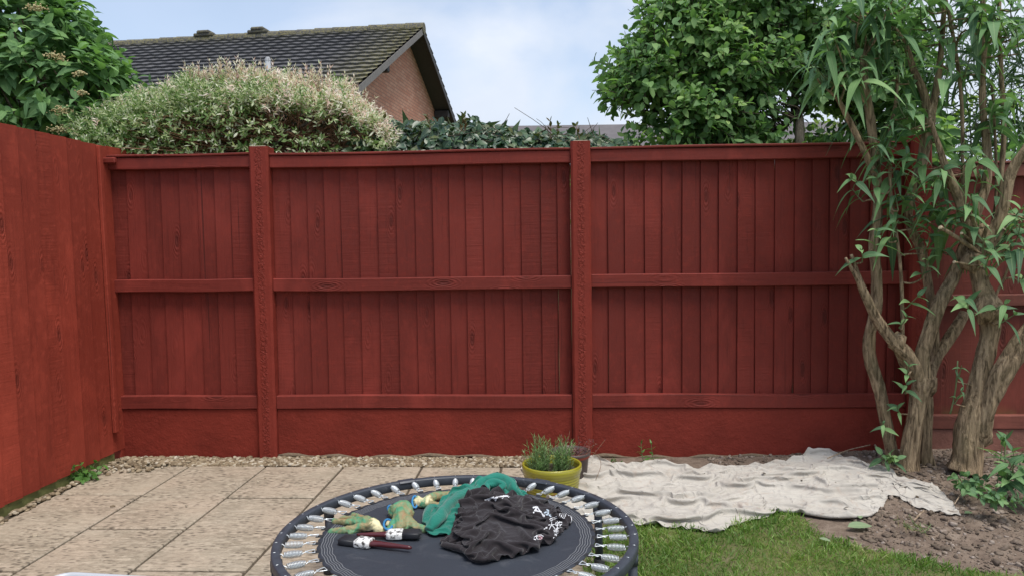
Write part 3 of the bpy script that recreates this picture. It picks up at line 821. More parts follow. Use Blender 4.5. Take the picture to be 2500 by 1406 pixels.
# ---------------- variegated dappled willow hedge
hd = thing('variegated_hedge', 'variegated cream, pink and green willow hedge with shoots above the fence', 'hedge', (-1.3, 5.0, -.05))
HL = m_leaf('variegated_leaf', [(0, (.09, .17, .05)), (.35, (.17, .28, .085)), (.6, (.36, .44, .20)), (.8, (.60, .65, .44)), (1, (.78, .78, .64))], .55, .35, tcol=(1.2, 1.3, .9), spec=.3)
HP = m_leaf('pink_white_leaf', [(0, (.55, .62, .40)), (.3, (.78, .77, .62)), (.6, (.85, .76, .70)), (.85, (.78, .54, .50)), (1, (.84, .83, .76))], .6, .35, tcol=(1.2, 1.1, .9), spec=.3)
prof = [(180, 300), (201, 282), (262, 257), (310, 236), (352, 216), (428, 201), (478, 178), (579, 168), (655, 180), (755, 184), (840, 200), (885, 236), (930, 272), (962, 320)]
pxx = np.array([q_[0] for q_ in prof], float); pyy = np.array([q_[1] for q_ in prof], float) + 27
# crown surface: y of the face bulges to the viewer, the top follows the clipped dome
def hedge_pt(n, v0=0, v1=1, dep=(4.62, 4.86)):
    u = rng.uniform(190, 962, n); top = np.interp(u, pxx, pyy) - 62 * fbm(u, u * 0, .030, 3, 2); v = rng.uniform(v0, v1, n) ** 1.0
    yy = top + (385 - top) * v + rng.normal(size=n) * 5; dd = dep[0] + (dep[1] - dep[0]) * rng.random(n) + .35 * np.clip(1 - v * 3.2, 0, 1) ** 2
    P = np.array([at(a, b, Y=c) for a, b, c in zip(u, yy, dd)]); return P, u, v
P, u, v = hedge_pt(2100, 0.0, .42)
pk = rng.random(len(P)) < (.12 + .6 * np.clip((u - 540) / 300, 0, 1) * (v < .4) + .25 * (v < .10))
D = unit(np.stack([rng.normal(size=len(P)) * .35 + (u - 580) / 900, -.35 + rng.normal(size=len(P)) * .4, .9 + rng.normal(size=len(P)) * .25], -1))
for nm, msk, mt_ in (('foliage', ~pk, HL), ('pink_shoots', pk, HP)):
    lp, ld, ln, lk = shoots(P[msk], D[msk], rng.uniform(.05, .12, msk.sum()), 7 if nm == 'foliage' else 6, 1.0, .3)
    leaf_mesh(nm, lp, ld, ln, rng.uniform(.026, .050, len(lp)) * (1.1 - .35 * lk), .27, mt_, hd, 3, rng.uniform(0, .2, len(lp)), .2, 'lance')
# back of the dome top, so the crown is a body and not a face
P, u, v = hedge_pt(1100, 0, .25, (4.95, 5.5))
lp, ld, ln, lk = shoots(P, unit(rng.normal(size=P.shape) * .4 + UPV), .09, 5, 1.0, .3)
leaf_mesh('rear_foliage', lp, ld, ln, rng.uniform(.022, .040, len(lp)), .27, HL, hd, 2)
# lower face: sparser, whiter, open woody inside
P, u, v = hedge_pt(2600, .32, 1.03, (4.55, 4.85))
kk = rng.random(len(P)) < np.where(u < 480, .9, .62 - .25 * (u > 640)) * (1.05 - .55 * v) * (1 + 1.6 * fbm(u, v * 200, .02, 3, 8)); P = P[kk]; u = u[kk]
D = unit(np.stack([rng.normal(size=len(P)) * .6 + (u - 600) / 700, -.7 + rng.normal(size=len(P)) * .4, .35 + rng.normal(size=len(P)) * .5], -1))
lp, ld, ln, lk = shoots(P, D, rng.uniform(.02, .06, len(P)), 3, 1.0, .4)
leaf_mesh('foliage', lp, ld, ln, rng.uniform(.024, .046, len(lp)) * (1.1 - .3 * lk), .36, HL, hd, 3, 0, .2, 'oval')
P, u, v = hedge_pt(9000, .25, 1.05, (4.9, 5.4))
leaf_mesh('inner_foliage', P, rng.normal(size=P.shape), rng.normal(size=P.shape), .04, .4, m_leaf('shade_dark_inner_leaf', [(0, (.02, .03, .015)), (1, (.05, .07, .03))], .7, .1), hd, 2)  # near-black leaf colour paints the shade deep inside the crown
n = 520; P, u, v = hedge_pt(n, .10, .75, (4.58, 5.0))
st = np.array([at(x_, 372 + rng.uniform(-20, 30), Y=4.85) for x_ in np.interp(rng.random(n), [0, 1], [330, 900])])
st[:, 0] = np.where(P[:, 0] < -1.3, st[:, 0] * .45 - .75 + rng.normal(size=n) * .1, st[:, 0] * .5 - .35)
L_ = rng.uniform(.35, .95, n)[:, None]
twig_mesh('twig', P + (st - P) * L_, P, .0045, .0018, BARKR, hd, .06, 5, 4)
for pts in ([(615, 385), (618, 320), (622, 250), (612, 215)], [(560, 385), (520, 335), (440, 300), (360, 280)], [(600, 380), (555, 320), (505, 280), (440, 250)], [(640, 385), (700, 330), (770, 290), (830, 240)], [(640, 330), (600, 270), (560, 240), (520, 225)]):
    q = [np.array(at(x, y, Y=4.72 + .1 * rng.random())) for x, y in pts]
    MB().tube(smooth_path(q, 5), list(np.linspace(.014, .006, 16)), 7).build('stem', BARKD, hd, smooth=True)
for x in (-2.2, -1.3, -.75): MB().tube([(x, 5.0, -.07), (x + .02, 5, .8), (x + .05, 4.95, 1.7)], [.035, .03, .02], 8).build('trunk', BARKD, hd, smooth=True)
# tall fresh shoots sticking out of the top
sx = np.concatenate([rng.uniform(470, 910, 95), [590, 605, 622, 640, 470, 955, 975, 940], rng.uniform(220, 560, 16)]); sy = np.interp(sx, pxx, pyy)
P = np.array([at(a, b + 10, Y=4.9) for a, b in zip(sx, sy)]); D = unit(rng.normal(size=P.shape) * .16 + UPV); Ls = rng.uniform(.08, .19, len(P))
lp, ld, ln, lk = shoots(P, D, Ls, 7, .65, .15)
leaf_mesh('tall_shoots', lp, ld, ln, rng.uniform(.032, .052, len(lp)) * (1.1 - .4 * lk), .27, HP, hd, 3, 0, .2, 'lance')
twig_mesh('twig', P, P + D * Ls[:, None], .0018, .001, BARKR, hd, .02, 3, 4)

# ---------------- ivy and bramble tangle low behind the middle of the fence
iv = thing('ivy_tangle', 'dark glossy ivy and climber tangle just above the middle fence rail', 'ivy', (0, 4.8, -.05))
IL = m_leaf('ivy_leaf', [(0, (.018, .045, .025)), (.45, (.03, .075, .038)), (.8, (.06, .11, .04)), (1, (.11, .12, .045))], .38, .12, vein=.25, spec=.5)
ip = [(880, 300), (930, 292), (1000, 300), (1050, 292), (1100, 310), (1130, 285), (1160, 288), (1200, 310), (1260, 322), (1320, 325), (1380, 330), (1440, 330), (1490, 345), (1530, 350)]
ix_ = np.array([a for a, b in ip], float); iy_ = np.array([b for a, b in ip], float)
n = 1500; u = rng.uniform(860, 1540, n); tp = np.interp(u, ix_, iy_); v = rng.random(n); lowr = np.interp(u, [860, 1540], [378, 368])
yy = tp + (lowr - tp) * v; dd = rng.uniform(4.56, 5.0, n) + .25 * (1 - v)
P = np.array([at(a, b, Y=c) for a, b, c in zip(u, yy, dd)])
D = unit(np.stack([rng.normal(size=n), -.6 + .5 * rng.normal(size=n), -.3 + rng.normal(size=n) * .6], -1)); Nn = unit(np.stack([rng.normal(size=n) * .5, -.7 + rng.normal(size=n) * .3, .8 + rng.normal(size=n) * .3], -1))
sz = rng.uniform(.045, .085, n)
leaf_mesh('foliage', P, D, Nn, sz, .62, IL, iv, 4, .2, .25, 'oval', .3, .02)
for sg in (-1, 1):      # side lobes give the ivy outline
    k = rng.random(n) < .75; Sd = np.cross(D, Nn)
    leaf_mesh('foliage', P[k] + D[k] * (sz[k] * .15)[:, None], unit(D[k] * .55 + Sd[k] * sg), Nn[k], sz[k] * .62, .5, IL, iv, 3, .2, .2, 'oval')
P0 = np.array([at(a, b, Y=4.8) for a, b in zip(rng.uniform(900, 1500, 120), rng.uniform(330, 380, 120))])
twig_mesh('stem', P0, P0 + rng.normal(size=P0.shape) * (.18, .08, .07), .003, .0015, BARKD, iv, .1, 5, 4)
for (x, y, h_) in ((1345, 340, 45), (1360, 335, 30), (1135, 320, 38), (1415, 340, 35), (1050, 320, 40), (925, 330, 45), (1120, 330, 42)):
    p = np.array(at(x, y, Y=4.68)); d_ = unit(np.array([rng.normal() * .2, 0, 1.0])); Lh = h_ * 4.68 / FPX
    twig_mesh('stem', [p], [p + d_ * Lh], .0025, .0012, BARKR, iv, .05, 4, 4)
    lp, ld, ln, lk = shoots([p], [d_], Lh, 4, .9, .3)
    leaf_mesh('foliage', lp, ld, ln, .04, .5, m_leaf('young_bramble', [(0, (.12, .06, .03)), (.5, (.09, .10, .035)), (1, (.11, .15, .05))], .5, .2), iv, 3)
mk('inner_foliage', *(lambda q: (q, np.arange(len(q)).reshape(-1, 3)))((np.repeat(P, 3, 0) + np.array([0, .22, -.02]) + rng.normal(size=(len(P) * 3, 3)) * .05)), IL, iv)

# ---------------- tall shrub tree behind the right bay
tr = thing('shrub_tree', 'tall many stemmed shrub with oval bright green leaves behind the right fence bay', 'tree', (1.75, 6.1, -.05))
TL = m_leaf('oval_green_leaf', [(0, (.08, .16, .07)), (.4, (.145, .27, .10)), (.75, (.24, .39, .14)), (1, (.36, .50, .18))], .6, .38, spec=.3)
els = [px_el(1590, 300, 125, 90, 5.7, .45), px_el(1590, 200, 100, 85, 5.8, .45), px_el(1620, 240, 110, 90, 5.75, .4), px_el(1650, 60, 90, 70, 5.9, .4), px_el(1680, 110, 125, 85, 5.9, .5), px_el(1790, 50, 150, 110, 6.1, .6), px_el(1950, 60, 170, 120, 6.1, .6), px_el(1760, 190, 130, 90, 5.8, .5), px_el(1700, 305, 120, 70, 5.65, .4), px_el(2080, 130, 150, 120, 6.1, .6), px_el(1900, 160, 130, 80, 6.0, .5), px_el(2120, 260, 120, 90, 5.9, .5), px_el(1840, -60, 190, 90, 6.3, .6), px_el(1555, 345, 70, 35, 5.5, .3), px_el(2040, -40, 160, 90, 6.3, .6), px_el(1850, 300, 120, 60, 5.9, .4), px_el(1640, 375, 150, 45, 5.6, .3), px_el(2000, 340, 150, 60, 5.9, .4), px_el(1960, 250, 110, 80, 6.0, .4), px_el(1820, 360, 140, 50, 5.7, .3), px_el(2000, 365, 150, 45, 5.7, .3)]
kt = lambda P: (P[:, 2] > 1.5)
P, Nn = blob_points(els, 3900, .70, 1.04, kt, .75)
fr = np.array([fbm(p[0], p[2], 2.6, 3, 4) + fbm(p[1], p[2], 2.0, 2, 6) for p in P]); k = fr > -.20; P = P[k]; Nn = Nn[k]
D = unit(Nn + UPV * .45 + rng.normal(size=P.shape) * .45)
Ls = rng.uniform(.12, .30, len(P))
lp, ld, ln, lk = shoots(P - D * .1, D, Ls, 10, 1.1, .3, alt=True)
leaf_mesh('foliage', lp, ld, unit(ln + UPV * .6), rng.uniform(.05, .088, len(lp)), rng.uniform(.52, .65, len(lp)), TL, tr, 4, rng.uniform(0, .4, len(lp)), .25, 'blunt', .2, rnd=.45 + .8 * fbm(lp[:, 0] + lp[:, 1], lp[:, 2], 2.6, 3, 31) + .2 * rng.normal(size=len(lp)))
twig_mesh('twig', P - D * .1, P + D * Ls[:, None] * .7, .004, .0015, BARKD, tr, .05, 3, 4)
P2, _ = blob_points(els, 5200, .1, .75, kt, .0)
leaf_mesh('inner_foliage', P2, rng.normal(size=P2.shape), rng.normal(size=P2.shape) + UPV, rng.uniform(.05, .08, len(P2)), .55, TL, tr, 3)
mb = MB(); tips = []
for (bx, pts, r0) in ((0, [(1790, 380), (1785, 300), (1760, 220), (1720, 120)], .045), (0, [(1800, 380), (1803, 290), (1800, 200), (1830, 80)], .035), (0, [(1830, 385), (1815, 300), (1850, 180), (1900, 60)], .035), (0, [(1870, 370), (1905, 320), (1960, 260), (2050, 150)], .035), (0, [(1760, 380), (1750, 280), (1690, 200), (1600, 180)], .03), (0, [(1950, 380), (1940, 250), (1945, 130), (1960, 20)], .035), (0, [(1775, 370), (1720, 330), (1660, 290), (1560, 270)], .022), (0, [(2040, 380), (2080, 300), (2110, 200), (2120, 60)], .03)):
    q = [np.array(at(x, y, Y=6.0 + .25 * rng.normal())) for x, y in pts]; foot = np.array([q[0][0] * .6 + .7, 6.1, -.07]); q = [foot] + q
    sp_ = smooth_path(q, 6); mb.tube(sp_, list(np.linspace(r0 * 1.3, r0 * .3, len(sp_))), 8); tips += sp_[8:]
mb.build('trunk', m_bark('smooth_grey_bark', (.07, .06, .045), (.16, .14, .11), .2), tr, smooth=True)
tips = np.array(tips); a = tips[rng.choice(len(tips), 420)]; b = np.array([P[np.argsort(np.linalg.norm(P - x, axis=1))[rng.integers(0, 60)]] for x in a])
twig_mesh('branch', a, a + (b - a) * rng.uniform(.5, 1, (420, 1)), .008, .0025, BARKD, tr, .10, 5, 4)
# bright green hedge further off, seen low between the stems
bh = thing('far_hedge', 'yellow green garden hedge seen between the stems of the tall shrub', 'hedge', (2.6, 9.5, -.05))
GL = m_leaf('yellow_green_leaf', [(0, (.10, .17, .03)), (1, (.26, .34, .07))], .6, .35)
P, Nn = blob_points([((1.0, 9.6, 1.5), (1.0, .5, .95)), ((2.4, 9.6, 1.6), (1.2, .5, 1.05)), ((4.0, 9.4, 1.7), (1.3, .6, 1.25)), ((5.6, 9.4, 1.7), (1.2, .6, 1.4))], 4500, .9, 1.02)
leaf_mesh('foliage', P, Nn + rng.normal(size=P.shape) * .6, Nn + rng.normal(size=P.shape) * .6, .09, .55, GL, bh, 2)
for x in (1.0, 2.4, 4.0, 5.6): MB().tube([(x, 9.6, -.07), (x, 9.6, 1.6)], .06, 8).build('trunk', BARKD, bh)

# ---------------- narrow leaved shrub against the sky, far right
nr_ = thing('narrow_leaved_shrub', 'dark shrub with thin blade leaves against the sky behind the right trunks', 'shrub', (3.4, 5.6, -.05))
NL = m_leaf('thin_blade_leaf', [(0, (.035, .08, .035)), (1, (.08, .15, .05))], .5, .25)
n = 190; P = np.array([at(a, b, Y=5.4 + .3 * rng.random()) for a, b in zip(rng.uniform(2290, 2560, n), rng.uniform(60, 420, n))])
k = rng.random(n) < .8; P = P[k]; D = unit(rng.normal(size=P.shape) * (1, .6, .5) + (0, 0, .1))
lp, ld, ln, lk = shoots(P, D, .22, 4, .8, .3)
leaf_mesh('foliage', lp, ld, ln, rng.uniform(.10, .19, len(lp)), .10, NL, nr_, 4, rng.uniform(.2, .7, len(lp)))
twig_mesh('stem', [(3.4 + .3 * rng.normal(), 5.55, -.07 + .0 * i) for i in range(9)], P[:9], .009, .003, BARKD, nr_, .05, 6, 5)
twig_mesh('stem', P + (0, .0, -.12), P, .002, .001, BARKD, nr_, .05, 3, 4)
P, Nn = blob_points([px_el(2330, 450, 110, 60, 5.0, .3), px_el(2470, 440, 110, 90, 5.0, .3), px_el(2250, 330, 60, 60, 5.3, .3)], 420, .5, 1.0)
leaf_mesh('low_foliage', P, Nn + rng.normal(size=P.shape) * .7, Nn + rng.normal(size=P.shape) * .4 + UPV * .5, rng.uniform(.07, .12, len(P)), .5, TL, nr_, 4, .2)

# ---------------- the two old multi-stemmed shrubs in the bed
LIMBS = []
def barkbump(seed, fis=.10):
    def fn(t, an, p):
        w = abs(math.sin(an * 4 + seed + 2.6 * mnoise.noise(Vector((p[0] * 3, p[1] * 3, p[2] * 4 + seed))))) * -2 + 1
        return 1 + fis * w + .22 * mnoise.noise(Vector((p[0] * 7 + math.cos(an), p[1] * 7 + math.sin(an), p[2] * 6 + seed))) + .07 * mnoise.noise(Vector((math.cos(an) * 5, math.sin(an) * 5 + seed, p[2] * 30)))
    return fn
def limb(mb, pts, Y0, Y1, seed=0, sides=34, fis=.065, sub=9):
    """pts: (px, py, r_px) along the limb; distance runs from Y0 to Y1"""
    q = []
    for i, (x, y, r_) in enumerate(pts):
        Y = Y0 + (Y1 - Y0) * i / (len(pts) - 1); p = at(x, y, Y=Y); q.append((p.x, p.y, p.z, r_ * Y / FPX * .80))
    sp_ = smooth_path(q, sub); LIMBS.extend([s_[:3] for s_ in sp_]); mb.tube([s_[:3] for s_ in sp_], [max(s_[3], .001) for s_ in sp_], sides, bump=barkbump(seed, fis)); return [s_[:3] for s_ in sp_]
def knot(mb, x, y, r_, Y, seed=0):
    p = np.array(at(x, y, Y=Y)); v = IV * (r_ * Y / FPX)
    v = v * (1 + .35 * np.array([mnoise.noise(Vector(q * 1.7 + seed)) for q in IV]))[:, None]; mb.add(v * (1, .9, 1.1) + p, IF)
BL = m_leaf('long_leaf', [(0, (.075, .155, .08)), (.45, (.12, .235, .105)), (.8, (.18, .33, .13)), (1, (.26, .41, .17))], .62, .28, vein=.5, spec=.35)
CUT = m_plain('pale_cut_wood', (.55, .45, .30), .8, nscale=90)
def stub(par, x, y, r_, Y, d_=(0, -.3, 1)):
    p = Vector(at(x, y, Y=Y)); d_ = Vector(d_).normalized(); rr = r_ * Y / FPX
    MB().tube([p - d_ * .002, p + d_ * .004], [rr, rr * .95], 12).build('cut_end', CUT, par)
def leafy(par, P, D, L, nn, smin, smax, name='foliage', down=.5, ang=1.0, stems=True):
    P = np.array(P); D = unit(D)
    lp, ld, ln, lk = shoots(P, D, L, nn, ang, .22)
    leaf_mesh(name, lp, ld, unit(ln + UPV * .4), rng.uniform(smin, smax, len(lp)) * (1.1 - .45 * lk), rng.uniform(.25, .36, len(lp)), BL, par, 7, rng.uniform(down * .4, down * 1.6, len(lp)), .22, 'lance', .3, .012)
    if stems:
        LA = np.array(LIMBS); j = np.array([LA[np.argsort(((LA - p) ** 2).sum(1))[0]] for p in P]); twig_mesh('twig', j, P, .0065, .0035, BARK, par, .10, 6, 6)
        twig_mesh('shoot', P, P + D * np.broadcast_to(L, (len(P),))[:, None], .004, .002, m_green, par, .04, 3, 5)
m_green = m_plain('green_stem', (.13, .17, .07), .6)
b1 = thing('old_shrub', 'old multi trunked shrub with long drooping leaves, left of the pair in the bed', 'shrub', tuple(at(2225, 1125, Z=.05)[:2]) + (.04,), 0, 'old shrubs in the bed')
mb = MB()
limb(mb, [(2216, 1150, 34), (2219, 1120, 27), (2231, 1048, 24), (2246, 965, 26), (2256, 930, 27)], 4.02, 4.02, 1)
limb(mb, [(2262, 1140, 26), (2258, 1088, 19), (2262, 1000, 19), (2258, 930, 20)], 4.10, 4.06, 2)
knot(mb, 2258, 938, 29, 4.02, 3); knot(mb, 2190, 835, 22, 4.0, 5)
limb(mb, [(2250, 935, 22), (2219, 872, 19), (2179, 830, 18), (2139, 775, 14), (2108, 712, 11), (2095, 684, 8), (2064, 630, 4)], 4.02, 3.92, 4)
limb(mb, [(2108, 700, 8), (2096, 670, 6), (2078, 622, 5)], 3.95, 3.93, 8, 12)
limb(mb, [(2256, 935, 24), (2252, 869, 22), (2276, 789, 21), (2303, 724, 19), (2330, 670, 17), (2352, 610, 16), (2380, 560, 12)], 4.02, 4.0, 6)
limb(mb, [(2262, 940, 18), (2285, 879, 15), (2322, 819, 17), (2356, 764, 15)], 4.12, 4.18, 7)
limb(mb, [(2240, 920, 15), (2215, 900, 14), (2200, 870, 13), (2180, 830, 12)], 4.10, 4.02, 17)
l3 = limb(mb, [(2270, 900, 14), (2284, 840, 11), (2271, 724, 12), (2249, 615, 13), (2225, 560, 12), (2218, 520, 11), (2232, 452, 13), (2253, 390, 15), (2268, 310, 17), (2270, 285, 15)], 4.16, 4.08, 9)
l3b = limb(mb, [(2270, 295, 13), (2254, 222, 11), (2230, 171, 9), (2210, 110, 7), (2165, 40, 6)], 4.08, 4.05, 10)
l3c = limb(mb, [(2272, 290, 11), (2290, 190, 9), (2298, 119, 8), (2305, 20, 6), (2308, -60, 5)], 4.08, 4.08, 11)
limb(mb, [(2180, 1120, 18), (2171, 1073, 17), (2149, 958, 18), (2126, 880, 17), (2124, 819, 16), (2139, 749, 17), (2140, 674, 15), (2134, 600, 15), (2142, 540, 15), (2143, 469, 12), (2135, 384, 12), (2126, 299, 12), (2113, 213, 11), (2107, 141, 9)], 4.14, 4.0, 12)
l5 = limb(mb, [(2140, 440, 10), (2113, 376, 9), (2092, 333, 8), (2062, 273, 7), (2045, 243, 6), (2028, 226, 4)], 4.02, 3.95, 13)
limb(mb, [(2050, 250, 5), (2060, 225, 4), (2064, 210, 3)], 3.97, 3.97, 14, 10)
limb(mb, [(2112, 252, 5), (2090, 218, 4), (2064, 186, 3)], 3.98, 3.95, 15, 10)
l6 = limb(mb, [(2204, 822, 6), (2200, 674, 5), (2189, 575, 5), (2177, 503, 5), (2171, 384, 5), (2173, 320, 6), (2186, 256, 5), (2192, 180, 4)], 4.0, 3.98, 16, 10, .04)
mb.build('trunk', BARK, b1, smooth=True)
stub(b1, 2107, 138, 9, 4.0); stub(b1, 2063, 183, 3.2, 3.95, (-.6, -.4, .6)); stub(b1, 2167, 36, 6.5, 4.05)
b2 = thing('old_shrub', 'old multi trunked shrub with cut branch stubs, right of the pair in the bed', 'shrub', tuple(at(2370, 1125, Z=.05)[:2]) + (.04,), 0, 'old shrubs in the bed')
mb = MB()
limb(mb, [(2355, 1150, 48), (2363, 1118, 40), (2368, 1048, 38), (2385, 963, 31), (2403, 874, 27), (2418, 809, 26), (2412, 750, 32), (2395, 700, 24), (2382, 650, 18), (2392, 590, 26)], 3.92, 3.92, 20, 28)
limb(mb, [(2395, 1060, 24), (2412, 985, 26), (2448, 909, 28), (2500, 829, 27), (2560, 750, 24)], 3.90, 3.80, 21)
knot(mb, 2412, 752, 33, 3.9, 22); knot(mb, 2398, 582, 30, 3.92, 23); knot(mb, 2375, 640, 26, 3.92, 24); knot(mb, 2385, 1055, 36, 3.93, 27)
limb(mb, [(2392, 590, 17), (2357, 533, 14), (2331, 461, 13), (2305, 397, 10), (2286, 341, 7), (2270, 290, 5)], 3.92, 3.86, 25)
c2 = limb(mb, [(2395, 590, 14), (2382, 533, 13), (2408, 448, 13), (2410, 363, 11), (2399, 256, 9), (2399, 171, 8), (2404, 85, 8), (2399, 0, 7), (2397, -70, 6)], 3.95, 4.0, 26)
c3 = limb(mb, [(2395, 595, 20), (2425, 563, 16), (2450, 504, 15), (2467, 427, 14), (2500, 371, 13), (2545, 300, 10)], 3.9, 3.8, 28)
c4 = limb(mb, [(2350, 500, 5), (2350, 440, 5), (2348, 256, 5), (2332, 120, 5), (2318, 43, 5), (2303, -30, 4)], 4.0, 4.02, 29, 10, .03)
c5 = limb(mb, [(2440, 545, 6), (2446, 405, 7), (2450, 299, 7), (2440, 85, 6), (2440, -40, 5)], 4.05, 4.05, 30, 12, .04)
limb(mb, [(2420, 560, 5), (2432, 470, 4), (2428, 300, 4), (2420, 200, 3)], 4.1, 4.1, 31, 8, .03)
for (x0, y0, x1, y1, r_) in ((2395, 620, 2296, 556, 6), (2395, 600, 2362, 508, 6), (2410, 620, 2452, 560, 5), (2400, 640, 2470, 600, 4), (2390, 600, 2410, 552, 6), (2380, 600, 2348, 570, 4), (2420, 740, 2465, 645, 4), (2400, 690, 2455, 622, 4), (2380, 650, 2330, 640, 4)):
    limb(mb, [(x0, y0, r_), ((x0 + x1) / 2 + 3, (y0 + y1) / 2, r_), (x1, y1, r_ * .8)], 3.9, 3.84, x0, 10, .05)
    stub(b2, x1, y1, r_ * .85, 3.84, (x1 - x0, -20, y0 - y1))
mb.build('trunk', BARK, b2, smooth=True)
# crowns of the two: hanging shoots at the top of the picture, tufts lower down
def zone(n, x0, x1, y0, y1, Y0, Y1): return np.array([at(rng.uniform(x0, x1), rng.uniform(y0, y1), Y=rng.uniform(Y0, Y1)) for _ in range(n)])
P = np.concatenate([zone(18, 1985, 2110, 95, 230, 3.85, 4.1), zone(17, 2090, 2250, -60, 160, 3.8, 4.2), zone(12, 2130, 2260, 170, 340, 3.9, 4.15), zone(13, 2060, 2200, 20, 120, 3.9, 4.2), zone(7, 2200, 2300, -80, 60, 3.8, 4.1), zone(13, 2100, 2290, 320, 620, 3.92, 4.1)])
D = unit(np.stack([rng.normal(size=len(P)) * .4, rng.normal(size=len(P)) * .4 - .1, .8 + .2 * rng.normal(size=len(P))], -1))
leafy(b1, P, D, rng.uniform(.08, .16, len(P)), 3, .11, .205, down=.8, ang=1.25)
P = np.concatenate([zone(19, 2290, 2520, -70, 130, 3.75, 4.15), zone(9, 2290, 2520, 120, 330, 3.8, 4.2), zone(24, 2280, 2520, 330, 640, 3.82, 4.15), zone(6, 2300, 2500, 40, 200, 3.8, 4.1)])
D = unit(np.stack([rng.normal(size=len(P)) * .4, rng.normal(size=len(P)) * .4 - .1, .8 + .2 * rng.normal(size=len(P))], -1))
leafy(b2, P, D, rng.uniform(.08, .18, len(P)), 3, .11, .20, down=.8, ang=1.25)
def tufts(par, L_, down=.35):
    for (x, y, Y, dx, dz, nn, sm, sM) in L_:
        leafy(par, [at(x, y, Y=Y)], [(dx, -.5, dz)], .05 + .025 * nn, nn, sm, sM, down=down, ang=1.15)
tufts(b1, [(2135, 610, 3.95, -.1, .9, 3, .09, .15), (2105, 640, 3.93, -.3, .6, 2, .08, .14), (2200, 500, 3.98, .2, .8, 3, .09, .15), (2140, 470, 3.96, -.2, .8, 2, .08, .13), (2095, 450, 3.95, -.5, .2, 2, .09, .13), (2215, 750, 4.0, .3, .6, 2, .08, .13), (2195, 800, 3.97, .1, .6, 2, .06, .10), (2213, 925, 3.95, -.1, .9, 2, .06, .09), (2250, 680, 4.0, 0, .9, 3, .08, .13), (2255, 620, 4.0, 0, .9, 3, .08, .14), (2210, 960, 4.0, -.2, .5, 2, .07, .11), (2195, 1010, 4.02, -.3, .4, 2, .07, .12), (2160, 1050, 4.0, -.3, .4, 2, .06, .10), (2180, 420, 3.95, .3, .6, 3, .10, .16), (2225, 560, 4.0, .2, .7, 3, .09, .15), (2160, 370, 3.95, .1, .8, 3, .1, .16), (2270, 530, 4.0, .2, .7, 3, .1, .15)])
tufts(b2, [(2405, 660, 3.82, 0, .9, 3, .11, .17), (2400, 620, 3.82, -.2, .8, 2, .08, .12), (2365, 760, 3.82, -.4, .5, 3, .10, .16), (2440, 790, 3.82, .4, .5, 2, .09, .14), (2420, 760, 3.82, .2, .3, 2, .09, .13), (2335, 930, 3.9, .0, 1, 2, .05, .08), (2480, 620, 3.8, .3, .8, 3, .08, .13), (2470, 540, 3.8, .3, .8, 3, .09, .14), (2332, 560, 3.9, -.2, .9, 3, .09, .14), (2490, 690, 3.85, 0, .8, 3, .08, .12), (2330, 985, 3.9, .2, 1, 2, .05, .08)], .5)
mb = MB()
limb(mb, [(2320, 1010, 2.5), (2333, 950, 2), (2338, 880, 2)], 3.9, 3.9, 1, 6, 0, 4)
mb.build('sucker', m_green, b2, smooth=True)

# ---------------- low growth at the foot of the bed, weeds
def weed(name, label, cat, x, y, Y, n, h_, smin, smax, asp, mat, spread=.5, shape='oval', group=None, nn=4, drp=.2, alt=False):
    p0 = np.array(at(x, y, Y=Y)); r0 = thing(name, label, cat, tuple(p0), 0, group)
    P = p0 + rng.normal(size=(n, 3)) * (.012, .012, 0) * (1 + spread); D = unit(np.stack([rng.normal(size=n) * spread, rng.normal(size=n) * spread - .1, np.ones(n)], -1)); L_ = h_ * rng.uniform(.6, 1.05, n)
    twig_mesh('stem', P, P + D * L_[:, None], .0025, .0015, m_green, r0, .05, 4, 5)
    lp, ld, ln, lk = shoots(P, D, L_, nn, 1.2, .2, alt)
    leaf_mesh('leaves', lp, ld, unit(ln + UPV * .3), rng.uniform(smin, smax, len(lp)) * (1.1 - .4 * lk), asp, mat, r0, 5, drp, .2, shape)
    return r0
WL = m_leaf('fresh_weed_leaf', [(0, (.06, .15, .03)), (1, (.12, .27, .055))], .5, .3)
weed('weed', 'small bright green weed growing from the gravel against the left fence', 'weed', 208, 1170, 3.95, 10, .11, .035, .055, .65, WL, .8, nn=3)
weed('weed', 'taller upright stem of the green weed against the left fence', 'weed', 200, 1160, 4.0, 2, .17, .035, .05, .65, WL, .05, nn=6)
weed('seedling', 'narrow leaved seedling standing between the dust sheet and the fence', 'weed', 1592, 1135, 4.22, 2, .14, .035, .06, .3, WL, .15, 'lance', nn=5, drp=.1)
weed('weed', 'tiny dark weed at the fence foot left of the narrow leaved seedling', 'weed', 1500, 1135, 4.28, 6, .05, .015, .03, .5, WL, .8, nn=2)
weed('leafy_plant', 'low leafy plant with long leaves at the right edge by the old fence', 'plant', 2465, 1190, 3.55, 12, .26, .09, .15, .30, BL, .7, 'lance', nn=3)
weed('leafy_plant', 'small round leaved creeper on the soil below the right trunks', 'plant', 2360, 1190, 3.6, 14, .09, .035, .055, .75, BL, 1.2, nn=2)
weed('leafy_plant', 'low trailing plant on the soil at the far right edge', 'plant', 2430, 1225, 3.35, 12, .10, .035, .06, .5, BL, 1.4, nn=3)
weed('weed', 'broad leaved weed by the broken stick left of the trunks', 'weed', 2165, 1130, 3.98, 4, .08, .05, .085, .45, BL, .8, nn=2)
weed('grass_tuft', 'dry grassy tuft on the bare soil below the sheet', 'weed', 2240, 1290, 3.2, 26, .035, .02, .04, .12, m_leaf('dry_tuft', [(0, (.16, .14, .05)), (1, (.25, .24, .09))], .8, .2), 1.5, 'lance', nn=1)
